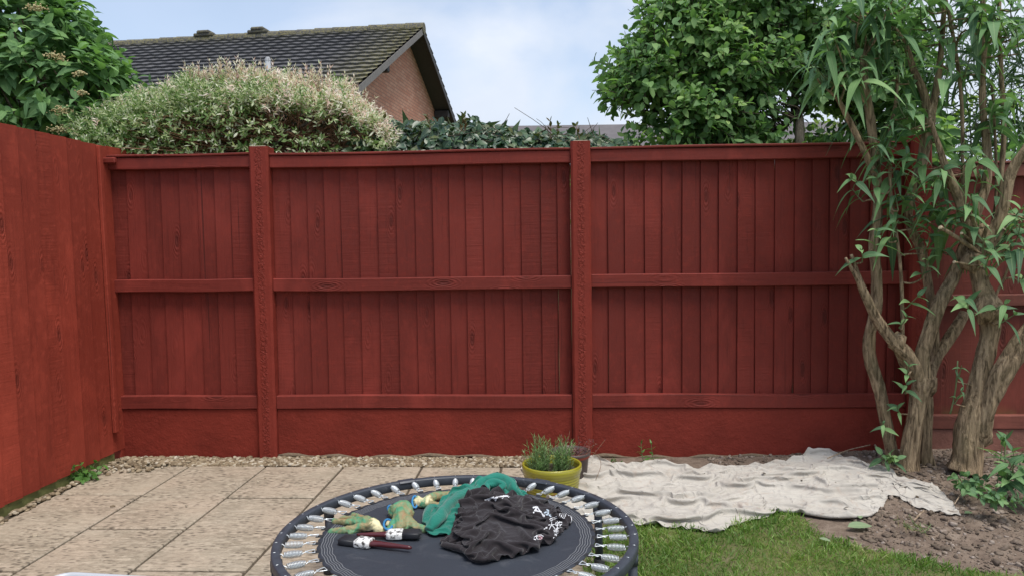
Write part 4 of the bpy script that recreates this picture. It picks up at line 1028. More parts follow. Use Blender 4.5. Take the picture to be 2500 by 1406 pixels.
# fallen leaves
FLm = m_leaf('fallen_leaf', [(0, (.16, .24, .12)), (1, (.26, .33, .20))], .6, .1, vein=.4)
for (x, y, s_, ax, lb) in ((2070, 1285, .12, .25, 'large pale green leaf lying on the soil below the white sheet'), (2100, 1265, .05, 1.2, 'small green leaf just below the white sheet edge'), (2000, 1312, .05, -.8, 'narrow pale leaf lying on the grass edge'), (2355, 1252, .05, .4, 'round green leaf by the tip of the white sheet')):
    p = at(x, y, Z=.022); r0 = leaf_mesh('fallen_leaf', [p], [(math.cos(ax), math.sin(ax), .1)], [(0, -.25, 1)], s_, .42, FLm, None, 6, .1, .15, 'oval', .1); tag(r0, lb, 'leaf', 'fallen leaves on the bed')
# sticks
SK = m_bark('dry_stick', (.20, .14, .09), (.42, .33, .24), 0)
for pts, r_, lb in (([(2127, 1060, .10), (2140, 1095, .06), (2165, 1145, .03)], .007, 'broken pale stick standing in the soil left of the trunks'),
                    ([(2020, 1118, .06), (2070, 1098, .07), (2125, 1085, .10)], .003, 'thin bent twig arching from the white sheet to the broken stick'),
                    ([(2340, 1160, .16), (2352, 1190, .08), (2330, 1230, .03)], .003, 'curly twig in front of the right trunk'),
                    ([(2250, 1138, .05), (2290, 1140, .05), (2310, 1150, .04)], .004, 'short pale twig lying between the two trunks'),
                    ([(2300, 1105, .1), (2330, 1120, .08), (2350, 1135, .06)], .003, 'bent pale twig close to the right trunk'),
                    ([(2350, 1175, .05), (2430, 1195, .05), (2520, 1240, .04)], .0035, 'long green runner trailing to the right edge'),
                    ([(2232, 1270, .02), (2245, 1255, .03), (2256, 1246, .04)], .004, 'short upright splinter in the soil below the sheet')):
    q = [tuple(at(x, y, Z=z)) for x, y, z in pts]
    o = MB().tube(smooth_path(q, 6), r_, 8).build('twig', SK, None, smooth=True); tag(o, lb, 'twig', 'sticks and twigs on the bed')
# grass
n = 46000
gx_ = rng.uniform(.12, 2.6, n * 2); gy_ = rng.uniform(1.55, 3.45, n * 2)
edge = .05 * fbm(gx_, gy_, 7, 3, 9)
ok = inpoly(gx_ + edge, gy_ + edge, lawn) & (rng.random(n * 2) < np.clip(1.0 - .55 * (gx_ - 1.1) / 1.0 * (gy_ > 2.2) - (fbm(gx_, gy_, 5, 3, 3) < -.12) * .55, .12, 1))
ok &= ~inpoly(gx_, gy_ - .02, SHEET)
gx_ = gx_[ok][:n]; gy_ = gy_[ok][:n]; n = len(gx_)
Lg = rng.uniform(.025, .062, n) * (1 + 1.0 * fbm(gx_, gy_, 9, 3, 5)); az = rng.uniform(0, 6.28, n); tl = rng.uniform(.15, 1.0, n)
P = np.stack([gx_, gy_, soil_h(gx_, gy_) - .002], -1); D = np.stack([np.cos(az) * tl, np.sin(az) * tl, np.ones(n)], -1)
GR = m_leaf('grass_blades', [(0, (.08, .155, .03)), (.5, (.16, .28, .055)), (.8, (.26, .36, .085)), (.92, (.32, .34, .14)), (1, (.42, .38, .20))], .5, .35)
o = leaf_mesh('grass', P, D, rng.normal(size=(n, 3)), Lg, .085, GR, None, 3, rng.uniform(.1, .7, n), .1, 'lance', rnd=.52 + 1.1 * fbm(gx_, gy_, 6, 3, 21) + .17 * rng.normal(size=n))
tag(o, 'short green lawn grass between the patio and the soil bed', 'grass', kind='stuff')

db = np.array([tuple(at(x, y, Z=.045)) for x, y in ((1570, 1147), (1618, 1192), (1692, 1188), (1860, 1150), (2017, 1152), (2038, 1170), (2080, 1190), (2060, 1222), (2145, 1178), (2215, 1170), (1540, 1200), (1900, 1190), (1960, 1165), (2240, 1205), (2262, 1235), (1790, 1215), (1840, 1232), (1720, 1160))])
# ================================================================ cloth by relaxation: a sheet larger than its outline buckles into folds
def coons(top, bot, left, right, nu, nv):
    def rs(P, n):
        P = np.array(P, float); L_ = np.r_[0, np.cumsum(np.linalg.norm(np.diff(P, axis=0), axis=1))]; L_ /= L_[-1]
        t = np.linspace(0, 1, n); return np.stack([np.interp(t, L_, P[:, k]) for k in range(3)], -1)
    T, B_, Lf, Rt = rs(top, nu), rs(bot, nu), rs(left, nv), rs(right, nv)
    u = np.linspace(0, 1, nu)[None, :, None]; v = np.linspace(0, 1, nv)[:, None, None]
    return (1 - v) * T[None] + v * B_[None] + (1 - u) * Lf[:, None] + u * Rt[:, None] - ((1 - u) * (1 - v) * T[0] + u * (1 - v) * T[-1] + (1 - u) * v * B_[0] + u * v * B_[-1])
def relax(P, su, sv, steps, floor, noise=.004, grav=.0004, bend=.80, seed=1, pin=.25, stiff=.5):
    r_ = np.random.default_rng(seed); nv, nu, _ = P.shape; X0 = P.copy()
    ii, jj = np.meshgrid(np.arange(nv), np.arange(nu), indexing='ij')
    m = 1 + .45 * fbm(jj, ii, .06, 3, seed); dl = P[:, 1:] - P[:, :-1]; dv_ = P[1:] - P[:-1]
    Lu = np.linalg.norm(dl, axis=-1) * (1 + (su - 1) * m[:, 1:]); Lv = np.linalg.norm(dv_, axis=-1) * (1 + (sv - 1) * m[1:])
    def diag(s_):
        d_ = (P[1:, 1:] - P[:-1, :-1]) if s_ > 0 else (P[1:, :-1] - P[:-1, 1:])
        return np.linalg.norm(d_, axis=-1) * (1 + (max(su, sv) + min(su, sv) - 2) * .5 * m[1:, 1:])
    fam = [((0, 1), Lu, 1.0), ((1, 0), Lv, 1.0), ((1, 1), diag(1), .35), ((1, -1), diag(-1), .35)]
    Lu2 = Lu[:, 1:] + Lu[:, :-1]; Lv2 = Lv[1:] + Lv[:-1]
    P = P + r_.normal(size=P.shape) * (.0005, .0005, noise) + np.stack([0 * m, 0 * m, .03 * fbm(jj, ii, .11, 3, seed + 3)], -1); Vl = np.zeros_like(P)
    def proj(di, dj, L_, k, mn=False):
        def sl(a, b, s_):   # slices for parity s_
            return s_
        if dj >= 0: A_ = (slice(0, nv - di), slice(0, nu - dj)); B_ = (slice(di, nv), slice(dj, nu))
        else: A_ = (slice(0, nv - di), slice(-dj, nu)); B_ = (slice(di, nv), slice(0, nu + dj))
        d_ = P[B_] - P[A_]; ln = np.linalg.norm(d_, axis=-1) + 1e-9; c = (ln - L_) / ln
        if mn: c = np.minimum(c, 0)
        q = d_ * (c * k * .5)[..., None]
        dP = np.zeros_like(P); dP[A_] += q; dP[B_] -= q; return dP
    for it in range(steps):
        Q = P.copy(); P = P + Vl * .93; P[..., 2] -= grav
        for _ in range(5):
            for (o_, L_, k) in fam: P = P + proj(o_[0], o_[1], L_, stiff * k)
            P = P + proj(0, 2, Lu2 * bend, .5, True) + proj(2, 0, Lv2 * bend, .5, True)
        for e in ((slice(0, 1), slice(None)), (slice(nv - 1, nv), slice(None)), (slice(None), slice(0, 1)), (slice(None), slice(nu - 1, nu))):
            P[e][..., :2] += (X0[e][..., :2] - P[e][..., :2]) * pin
        f_ = floor(P[..., 0], P[..., 1], X0); lowv = P[..., 2] < f_
        P[..., 2] = np.maximum(P[..., 2], f_)
        Vl = P - Q; Vl[lowv] *= .5
    return P
def cloth(name, P, mat, parent=None, thick=.0, sub=1):
    nv, nu, _ = P.shape; I_ = np.arange(nu * nv).reshape(nv, nu)
    F_ = np.stack([I_[:-1, :-1], I_[1:, :-1], I_[1:, 1:], I_[:-1, 1:]], -1).reshape(-1, 4)
    o = mk(name, P.reshape(-1, 3), F_, mat, parent, True)
    if thick:
        s_ = o.modifiers.new('thick', 'SOLIDIFY'); s_.thickness = thick; s_.offset = -1
    if sub:
        s_ = o.modifiers.new('sub', 'SUBSURF'); s_.levels = sub; s_.render_levels = sub
    return o
def m_cloth(name, c1, c2, stain=None, sc=260, rough=.9, sheen=.2, crease=5.0):
    t = NT(name); v = t.obj(); n = t.noise(v, 5, 5, .6); w = t.noise(v, sc, 2)
    c = t.mix(t.ramp(n, [(.35, 0.0), (.65, 1.0)]), c1, c2)
    if stain: 
        c = t.mix(t.ramp(t.noise(v, 9, 5, .7, 1.5), [(.56, 0.0), (.66, .4)]), c, stain[0])
        c = t.mix(t.ramp(t.vor(t.addv(v, t.xyz(t.noise(v, 30), 0.0, 0.0)), 24), [(.05, .85), (.09, 0.0)]), c, stain[1])
    cz = t.ma('ABSOLUTE', t.ma('SUBTRACT', t.noise(t.obj((1, 1.7, 1)), crease, 2, .5, 1.2), .5))
    b = t.bump(w, .0006, .7, t.bump(t.noise(v, 45, 4, .6, 1.0), .003, .6, t.bump(t.ramp(cz, [(.0, 1.0), (.05, .35), (.14, 0.0)]), (.0055 if crease < 12 else .0010), .8)))
    return t.fin(c, rough, b, 0, .15, Sheen_Weight=sheen)

# ---------------- white dust sheet on the soil and grass
top, bot = STOP, SBOT
lft = [(1272, 1138), (1300, 1190), (1390, 1268)]; rgt = [(2300, 1208), (2328, 1232), (2347, 1257)]
g3 = lambda L_, z=.015: [tuple(at(x, y, Z=z)) for x, y in L_]
P = coons(g3(top, .04), g3(bot), g3(lft), g3(rgt), 210, 84)
# the sheet piles up a little where it meets the fence foot and the tree
fl = lambda x, y, X0: np.maximum(soil_h(x, y), 0) + .006 + .017 * np.clip(1 - np.abs(fbm(x + .35 * y, y * 3.6, 2.3, 2, 12)) * 8, 0, 1) ** 1.5 + .004 * np.exp(-(((x - 1.75) / .38) ** 2 + ((y - 3.95) / .14) ** 2))
P = relax(P, 1.15, 1.40, 220, fl, noise=.002, grav=.00014, bend=.75, seed=5, pin=.3)
o = cloth('dust_sheet', P, m_cloth('cream_cotton', (.40, .372, .328), (.47, .442, .395), ((.36, .27, .21), (.06, .045, .035))), None, .0015, 1)
sbv = np.asarray(P).reshape(-1, 3)
for q_ in db: q_[2] = sbv[np.argmin(((sbv[:, :2] - q_[:2]) ** 2).sum(1)), 2] + .004
o2 = leaf_mesh('leaf_crumbs', db, rng.normal(size=(len(db), 3)) * (1, 1, .1), rng.normal(size=(len(db), 3)) * .3 + UPV, rng.uniform(.012, .030, len(db)), .6, m_leaf('dead_leaf', [(0, (.035, .028, .02)), (1, (.08, .06, .04))], .8, .05), None, 4)
tag(o2, 'dark dead leaf crumbs scattered on the cream dust sheet', 'leaf litter', kind='stuff')
tag(o, 'crumpled cream dust sheet spread on the soil along the fence foot', 'dust sheet')

# ---------------- mini trampoline
TX, TY, RZ = -.325, 2.507, .266
tp_ = thing('trampoline', 'small round trampoline with dark frame, silver springs and clothes on its mat', 'trampoline', (TX, TY, 0))
def m_frame():
    t = NT('dark_coated_steel'); v = t.obj(); n = t.noise(v, 30, 5, .6); s_ = t.noise(v, 180, 3, .6)
    c = t.mix(n, (.028, .034, .046), (.052, .062, .080)); c = t.mix(t.ramp(t.noise(v, 14, 6, .75), [(.60, 0.0), (.70, .6)]), c, (.19, .20, .21))
    return t.fin(c, t.ramp(n, [(.3, .38), (.7, .6)]), t.bump(s_, .0004), 0, .5)
MF = m_frame()
RO = .600
mb = MB(); n = 120; prof = []
for k in range(16):       # rounded box section of the rim
    a_ = 2 * math.pi * k / 16; c_, s_ = math.cos(a_), math.sin(a_); e = .42
    prof.append((math.copysign(abs(c_) ** e, c_) * .0155, math.copysign(abs(s_) ** e, s_) * .0185))
V = [((RO + a) * math.cos(2 * math.pi * i / n), (RO + a) * math.sin(2 * math.pi * i / n), RZ + b) for i in range(n) for a, b in prof]
F_ = [(i * 16 + k, ((i + 1) % n) * 16 + k, ((i + 1) % n) * 16 + (k + 1) % 16, i * 16 + (k + 1) % 16) for i in range(n) for k in range(16)]
fr_ = mk('frame', V, F_, MF, tp_, True, world_space=False)
MRB = m_plain('black_rubber', (.018, .018, .019), .75)
for a_ in (33, 93, 153, 200, 273, 347):
    an = R(a_); x, y = (RO - .002) * math.cos(an), (RO - .002) * math.sin(an)
    lg = MB().tube([(x, y, RZ - .012), (x * 1.01, y * 1.01, .03)], .0155, 14).build('leg', MF, tp_, smooth=True, world_space=False)
    MB().lathe([(.0, .0), (.021, .0), (.0225, .004), (.021, .040), (.0165, .043), (.0, .043)], (x * 1.01, y * 1.01, .0), 16).build('rubber_foot', MRB, lg, smooth=True, world_space=False)
    MB().tube([(x, y, RZ - .045), (x, y, RZ - .012)], .0195, 14).build('leg_socket', MF, tp_, smooth=True, world_space=False)
# hinge plates on the rim
for a_ in (118, 62, 298):
    an = R(a_); MB().box((RO * math.cos(an), RO * math.sin(an), RZ + .013), (.040, .075, .014), Matrix.Rotation(an, 3, 'Z'), bev=.006).build('hinge', MF, tp_, world_space=False)
def m_mat():
    t = NT('woven_black_mat'); s3 = t.n('ShaderNodeSeparateXYZ', {0: t.obj()}); x, y = s3.outputs[0], s3.outputs[1]
    r_ = t.ma('SQRT', t.ma('ADD', t.ma('MULTIPLY', x, x), t.ma('MULTIPLY', y, y)))
    an = t.ma('ARCTAN2', y, x)
    r2 = t.ma('ADD', r_, t.ma('ADD', t.ma('MULTIPLY', t.ma('SINE', t.ma('MULTIPLY', an, 42.0)), .0016), t.ma('MULTIPLY', t.noise(t.obj(), 9, 3), .010)))
    st = t.ma('SINE', t.ma('MULTIPLY', r2, 2 * math.pi / .0085))
    band = t.ma('MULTIPLY', t.ma('GREATER_THAN', r2, .4215), t.ma('LESS_THAN', r2, .4645))
    line = t.ma('MULTIPLY', t.ramp(st, [(.55, 0.0), (.80, 1.0)]), band)
    dash = t.ma('GREATER_THAN', t.ma('SINE', t.ma('MULTIPLY', an, 700.0)), -.55)
    line = t.ma('MULTIPLY', line, dash)
    v = t.obj(); n = t.noise(v, 4, 5, .65)
    c = t.mix(n, (.020, .024, .033), (.034, .040, .053))
    wv_ = t.noise(t.obj((1, 1, 1)), 400, 1); c = t.mix(t.ramp(wv_, [(.4, 0.0), (.7, .35)]), c, (.06, .068, .085))
    dust = t.ramp(t.noise(t.obj((1, 1, 1)), 7, 7, .78, 1), [(.56, 0.0), (.72, .35)])
    c = t.mix(dust, c, (.13, .13, .14))
    scr = t.noise(t.obj((55, 9, 1), rot=(0, 0, R(35))), 1.0, 3, .6)
    loc = t.ramp(t.n('ShaderNodeVectorMath', {0: t.obj(), 1: (-.135, -.21, 0)}, operation='DISTANCE').outputs['Value'], [(.02, 1.0), (.085, 0.0)])
    loc2 = t.ramp(t.n('ShaderNodeVectorMath', {0: t.obj(), 1: (.17, -.235, 0)}, operation='DISTANCE').outputs['Value'], [(.01, .8), (.05, 0.0)])
    c = t.mix(t.ma('MULTIPLY', t.ma('ADD', loc, loc2, True), t.ramp(scr, [(.52, 0.0), (.60, .75)])), c, (.30, .31, .32))
    c = t.mix(t.ma('MULTIPLY', line, .8), c, (.36, .37, .38))
    hem = t.ma('GREATER_THAN', r2, .4200)
    b = t.bump(t.ma('ADD', t.ma('MULTIPLY', wv_, .3), t.ma('ADD', t.ma('MULTIPLY', line, 1.0), t.ma('MULTIPLY', hem, .8))), .0012)
    return t.fin(c, .62, b, 0, .35)
MM = m_mat(); V = []; F_ = []; nr_ = 26; na = 252
for i in range(nr_ + 1):
    for k in range(na):
        an = 2 * math.pi * k / na; sc = abs(math.cos(an * 21 + .0)) ; r_ = .470 * (i / nr_) ** .8
        if i == nr_: r_ = .4665 + .006 * sc ** 2
        dip = -.012 * (1 - (i / nr_) ** 1.6) + .0012 * math.sin(k * 1.0) * (i / nr_) ** 4
        V.append((r_ * math.cos(an), r_ * math.sin(an), RZ + .003 + dip))
F_ = [(i * na + k, (i + 1) * na + k, (i + 1) * na + (k + 1) % na, i * na + (k + 1) % na) for i in range(nr_) for k in range(na)]
mat_ = mk('mat', V, F_, MM, tp_, True, world_space=False)
s_ = mat_.modifiers.new('t', 'SOLIDIFY'); s_.thickness = .002; s_.offset = -1
MATZ = RZ - .006
MS = NT('zinc_spring'); MS = MS.fin((.60, .64, .66), .34, None, .55)
def spring_mesh():
    """barrel coil along +x from 0 to .082, with an outer hook and an inner loop"""
    mb = MB(); P = []; turns = 13; L0, L1 = .010, .068
    for k in range(turns * 9 + 1):
        t_ = k / (turns * 9); r_ = .0078 + .0036 * math.sin(math.pi * t_) ** .8; an = 2 * math.pi * turns * t_
        P.append((L0 + (L1 - L0) * t_, r_ * math.cos(an), r_ * math.sin(an)))
    mb.tube(P, .0014, 5)
    mb.tube(smooth_path([P[-1], (.072, .004, .003), (.080, .001, .006), (.090, 0, .010), (.099, 0, .010), (.104, 0, .003)], 4), .0017, 6)
    mb.tube(smooth_path([P[0], (.006, .006, .003), (.000, .0045, .004), (-.007, .0, .004), (-.009, -.004, .003), (-.004, -.005, .002), (.002, 0, .002)], 4), .0016, 6)
    return mb
def ring_mesh():
    """triangular wire ring between the spring and the mat strap"""
    mb = MB(); mb.tube(smooth_path([(-.006, .003, .0), (-.001, .0, .005), (-.006, -.003, .003), (-.027, -.010, .001), (-.030, -.009, 0), (-.030, .009, 0), (-.027, .010, 0), (-.006, .003, .0)], 4), .0016, 6)
    return mb
sp0 = spring_mesh().build('spring', MS, None, smooth=True); rg0 = ring_mesh().build('ring', MS, None, smooth=True)
MST = m_plain('black_strap', (.014, .015, .018), .7, nscale=200)
stv = MB().box((0, 0, 0), (.026, .022, .002), bev=.0008).build('strap', MST, None)
NS = 42
for i in range(NS):
    an = 2 * math.pi * (i + .5) / NS + .012 * math.sin(i * 5.1)
    if i == 0: sp, rg, st = sp0, rg0, stv
    else: sp, rg, st = sp0.copy(), rg0.copy(), stv.copy(); [C.objects.link(q) for q in (sp, rg, st)]
    sp.parent = tp_; rg.parent = tp_; st.parent = tp_
    q0 = .508
    sp.location = (q0 * math.cos(an), q0 * math.sin(an), RZ + .004); sp.rotation_euler = (random.uniform(0, 6), -.02, an)
    sp.rotation_euler = (0, -.03, an + random.uniform(-.03, .03))
    rg.location = (q0 * math.cos(an), q0 * math.sin(an), RZ + .005); rg.rotation_euler = (random.uniform(-.2, .2), .05, an)
    st.location = (.4735 * math.cos(an), .4735 * math.sin(an), RZ + .003); st.rotation_euler = (0, .0, an)

# ---------------- clothes on the mat
zt = lambda X, Y: (760 + X / 3.472, 1130 + Y / 3.472)
z8 = lambda X, Y: (1300 + X / 5.287, 1140 + Y / 5.287)
def tpz(X, Y, h=0.0): return tuple(at(*zt(X, Y), Z=MATZ + .006 + h))
def g_(L_): return [tpz(*q) for q in L_]
MGN = m_cloth('green_jersey', (.012, .135, .100), (.018, .180, .135), None, 320, .85, .3, 14.0)
top = [(955, 520), (950, 450, .01), (985, 375, .01), (1060, 362, .02), (1120, 300, .03), (1200, 248, .035), (1300, 218, .045), (1400, 165, .055), (1490, 120, .07), (1580, 105, .075), (1680, 130, .07), (1750, 200, .05), (1830, 255, .03), (1890, 305, .01)]
bt_ = [(985, 590), (1060, 612), (1190, 600), (1300, 560), (1450, 480), (1650, 420), (1880, 330)]
P0 = coons(g_(top), g_(bt_), g_([(955, 520), (965, 560), (985, 590)]), g_([(1890, 305, .01), (1890, 318), (1880, 330)]), 70, 44)
def dome(h):
    def f_(x, y, X0):
        nv, nu, _ = X0.shape; u = np.linspace(0, 1, nu)[None]; v = np.linspace(0, 1, nv)[:, None]
        d_ = h * np.sin(np.pi * u) ** .6 * np.sin(np.pi * np.clip(v, 0, 1)) ** .7
        return np.maximum(X0[..., 2] * 1.0, MATZ + .002) - .002 + d_
    return f_
P1 = P0.copy(); P1[..., 2] += .02
Pg = relax(P1, 1.25, 1.25, 120, lambda x, y, X0: dome(.022)(x, y, P0), noise=.002, grav=.0001, bend=.86, seed=9, pin=.3)
hood = thing('hoodie', 'green jersey hoodie crumpled on the trampoline mat under the dark t-shirt', 'hoodie', tpz(1300, 450))
cloth('body', Pg, MGN, hood, .002, 1)
def softtube(name, pts, mat, parent, seed, flat=.85):
    q = smooth_path([(*tpz(x, y, h), r_) for x, y, h, r_ in pts], 8)
    mb = MB(); mb.tube([a[:3] for a in q], [max(a[3], .002) for a in q], 22, bump=lambda t, an, p: 1 + .10 * math.sin(an * 3 + t * 9 + seed) + .28 * mnoise.noise(Vector((p[0] * 22 + seed, p[1] * 22, p[2] * 30 + math.cos(an)))))
    o = mb.build(name, mat, parent, smooth=True); return o
softtube('hood', [(1420, 250, .030, .012), (1430, 190, .050, .020), (1480, 150, .062, .021), (1560, 125, .072, .021), (1640, 140, .070, .021), (1690, 190, .056, .022), (1720, 240, .040, .020), (1800, 275, .015, .012)], MGN, hood, 1)
softtube('hood', [(1490, 230, .058, .012), (1500, 185, .070, .016), (1560, 165, .078, .015), (1620, 185, .072, .014), (1600, 225, .060, .010)], MGN, hood, 4)
softtube('cuff', [(960, 500, .004, .012), (985, 430, .014, .017), (1010, 385, .018, .015), (1060, 375, .016, .012)], MGN, hood, 7)
softtube('sleeve', [(1000, 570, .008, .016), (1060, 490, .028, .022), (1130, 400, .036, .022), (1230, 300, .042, .020), (1330, 240, .046, .016)], MGN, hood, 12)
MB().tube(smooth_path([tpz(1830, 290, .01), tpz(1880, 300, .006), tpz(1905, 315, .008), tpz(1930, 305, .01)], 5), .0025, 8).build('drawstring', MGN, hood, smooth=True)
MTS = m_cloth('charcoal_jersey', (.018, .0145, .0165), (.027, .023, .026), None, 320, .88, .2, 14.0)
top = [(1185, 570, .02), (1235, 430, .045), (1290, 320, .06), (1370, 265, .065), (1460, 240, .068), (1560, 250, .066), (1680, 272, .058), (1800, 300, .045), (1950, 345, .025), (2100, 410, .008), (2160, 420, .006)]
bt_ = [(1105, 695), (1200, 722), (1290, 748), (1345, 800), (1430, 838), (1520, 835), (1700, 800), (1900, 742), (2030, 682), (2110, 600), (2200, 530)]
P0 = coons(g_(top), g_(bt_), g_([(1185, 570, .02), (1170, 630, .006), (1105, 655), (1105, 695)]), g_([(2160, 420, .006), (2210, 470, .004), (2200, 530)]), 96, 74)
P1 = P0.copy(); P1[..., 2] += .02
Pt = relax(P1, 1.60, 1.52, 220, lambda x, y, X0: dome(.026)(x, y, P0), noise=.002, grav=.00008, bend=.82, seed=21, pin=.3)
tee = thing('t_shirt', 'charcoal t-shirt with white and pink print heaped on the green hoodie', 't-shirt', tpz(1600, 550))
ts = cloth('fabric', Pt, MTS, tee, .0015, 1)
softtube('rolled_hem', [(1110, 690, .004, .009), (1190, 705, .008, .011), (1300, 735, .010, .012), (1370, 790, .008, .012), (1440, 812, .006, .010), (1520, 815, .003, .007)], MTS, tee, 3)
# print: white ink on the cloth surface, wherever the fold carries it
from mathutils.bvhtree import BVHTree
dg = bpy.context.evaluated_depsgraph_get()
tm = ts.evaluated_get(dg).to_mesh(); wm = pm(tee)
bv = BVHTree.FromPolygons([wm @ q.co for q in tm.vertices], [tuple(p.vertices) for p in tm.polygons])
def ink(strokes, width, mat, conv, name='print'):
    mb = MB()
    for s_ in strokes:
        q = [np.array(conv(*p)) for p in s_]; pts = []
        for a, b in zip(q, q[1:]):
            m_ = max(2, int(np.linalg.norm(b - a) / .7)); pts += [a + (b - a) * k / m_ for k in range(m_)]
        pts.append(q[-1]); prev = None
        for i, p in enumerate(pts):
            d_ = pts[min(i + 1, len(pts) - 1)] - pts[max(i - 1, 0)]; d_ = d_ / (np.linalg.norm(d_) + 1e-9); nn_ = np.array([-d_[1], d_[0]]) * width / 2; row = []
            for s2 in (-1, 0, 1):
                c = p + nn_ * s2; rr = ray(c[0], c[1]).normalized(); loc, no, ix, ds = bv.ray_cast(CO, rr)
                if loc is None: row = None; break
                if no.dot(rr) > 0: no = -no
                row.append(loc + no * .0012)
            if row and prev and max((a - b).length for a, b in zip(row, prev)) < .012: mb.add(prev + row, [(0, 1, 4, 3), (1, 2, 5, 4)])
            prev = row
    if mb.v: mb.build(name, mat, tee)
MIW = m_plain('white_print_ink', (.66, .67, .70), .7, nscale=120, var=.2)
MIB = m_plain('pale_blue_print_ink', (.38, .45, .52), .7, nscale=120, var=.25)
MIP = m_plain('pink_print_ink', (.62, .42, .46), .7)
ink([[(205, 747), (292, 735)], [(248, 695), (246, 742), (215, 803)], [(250, 745), (290, 795)],
     [(300, 715), (336, 711), (336, 745), (303, 750), (300, 715)], [(318, 695), (321, 790)], [(300, 794), (346, 784)], [(352, 695), (353, 712)], [(343, 722), (345, 713), (378, 708), (377, 720)], [(352, 730), (355, 776), (382, 771)], [(380, 733), (354, 752)]], 1.6, MIW, z8)
ink([[(270, 815), (330, 803)], [(276, 833), (335, 822)], [(284, 856), (330, 846)], [(302, 800), (305, 885)], [(284, 875), (322, 862)], [(170, 775), (190, 770), (185, 790), (170, 775)], [(145, 800), (170, 785)]], 1.7, MIW, z8)
ink([[(225, 692), (325, 650)], [(218, 672), (315, 632)]], 1.6, MIW, z8)
ink([[(350, 632), (352, 600), (362, 590)], [(368, 645), (382, 610), (384, 590)], [(385, 655), (405, 620), (410, 588)], [(402, 662), (428, 620), (436, 590)], [(462, 622), (490, 625), (503, 655), (505, 690), (490, 715)], [(470, 745), (462, 765)], [(280, 900), (268, 915)]], 1.5, MIW, z8)
ink([[(10, 590), (60, 512)], [(60, 512), (155, 640)], [(35, 560), (120, 575)], [(5, 520), (62, 508)], [(130, 625), (160, 618)]], 3.0, MIW, z8)
ink([[(180, 545), (205, 560), (200, 600), (240, 640)], [(150, 590), (205, 570)], [(170, 610), (240, 615)]], 3.4, MIB, z8)
ink([[(20, 905), (60, 878), (110, 872), (145, 890)], [(15, 925), (45, 938)], [(60, 880), (50, 920), (80, 935)]], 1.8, MIW, z8)
ink([[(75, 895), (100, 890), (125, 905), (110, 928), (85, 925)]], 3.2, MIP, z8)
ink([[(1470, 312), (1510, 298), (1550, 288)], [(1545, 300), (1600, 282), (1660, 278), (1680, 290)], [(1500, 318), (1520, 295)], [(1560, 320), (1575, 280)], [(1620, 300), (1632, 272)]], 3.6, MIW, zt)
ink([[(1880, 380), (1900, 372), (1912, 395)]], 3.0, MIW, zt)

# ---------------- gardening gloves
def blobby(name, chains, voxel, mat, parent, attr_fn=None, n=14):
    mb = MB()
    for ch in chains:
        q = smooth_path(ch, 6)
        mb.tube([a[:3] for a in q], [a[3] for a in q], n)
        for e in (q[0], q[-1]): mb.add(IV * e[3] + np.array(e[:3]), IF)
    o = mb.build('tmp', mat, None)
    r_ = o.modifiers.new('r', 'REMESH'); r_.mode = 'VOXEL'; r_.voxel_size = voxel
    s_ = o.modifiers.new('s', 'SMOOTH'); s_.factor = .5; s_.iterations = 3
    d_ = bpy.context.evaluated_depsgraph_get(); me = bpy.data.meshes.new_from_object(o.evaluated_get(d_))
    V = np.array([v.co[:] for v in me.vertices]); F_ = [tuple(p.vertices) for p in me.polygons]
    bpy.data.objects.remove(o)
    V += np.array([[mnoise.noise(Vector(v * 45 + k * 9)) + .5 * mnoise.noise(Vector(v * 110 + k * 5)) for k in range(3)] for v in V]) * .0042
    return mk(name, V, F_, mat, parent, True, {'cream': attr_fn(V)} if attr_fn else None)
def m_glove():
    t = NT('muddy_green_glove'); v = t.obj(); n = t.noise(v, 22, 5, .65, .6); n2 = t.noise(v, 60, 4, .6)
    c = t.ramp(n, [(.30, (.03, .23, .15)), (.42, (.08, .25, .13)), (.52, (.21, .22, .11)), (.62, (.27, .20, .10)), (.72, (.30, .14, .08))])
    c = t.mix(t.ramp(n2, [(.5, 0.0), (.75, .5)]), c, (.29, .26, .15))
    cr_ = t.ma('ADD', t.attr('cream'), t.ma('MULTIPLY', t.ma('SUBTRACT', n, .5), 1.2))
    c = t.mix(t.ramp(cr_, [(.45, 0.0), (.6, 1.0)]), c, (.66, .60, .36))
    return t.fin(c, .6, t.bump(n2, .0015), 0, .35)
MGL = m_glove(); MBT = m_plain('blue_glove_trim', (.035, .20, .42), .6, var=.2)
def dist_attr(p, r_):
    p = np.array(p); return lambda V: np.clip(1 - np.linalg.norm(V - p, axis=1) / r_, 0, 1)
gl = lambda L_: [(*tpz(x, y, h), r_) for x, y, h, r_ in L_]
G = thing('garden_glove', 'green and cream glove with its fingers spread to the left of the mat', 'glove', tpz(450, 540), 0, 'gardening gloves')
blobby('glove_body', [gl([(565, 545, .010, .016), (520, 510, .018, .020), (460, 500, .018, .019), (410, 490, .016, .014)]), gl([(480, 480, .016, .014), (410, 460, .014, .011), (350, 442, .010, .0105)]), gl([(440, 490, .018, .013), (340, 475, .014, .011), (260, 468, .010, .010)]), gl([(430, 510, .016, .013), (320, 500, .012, .0115), (195, 492, .007, .0105)]), gl([(500, 530, .018, .016), (400, 545, .012, .014), (280, 570, .006, .013), (165, 578, .004, .0115)]), gl([(560, 560, .004, .014), (590, 560, .004, .014)]), gl([(440, 560, .002, .010), (330, 590, .0, .009)])], .0028, MGL, G, dist_attr(tpz(570, 560, .0), .075))
G = thing('garden_glove', 'muddy green glove crumpled upright with blue cuff rings, middle of the three', 'glove', tpz(780, 480), 0, 'gardening gloves')
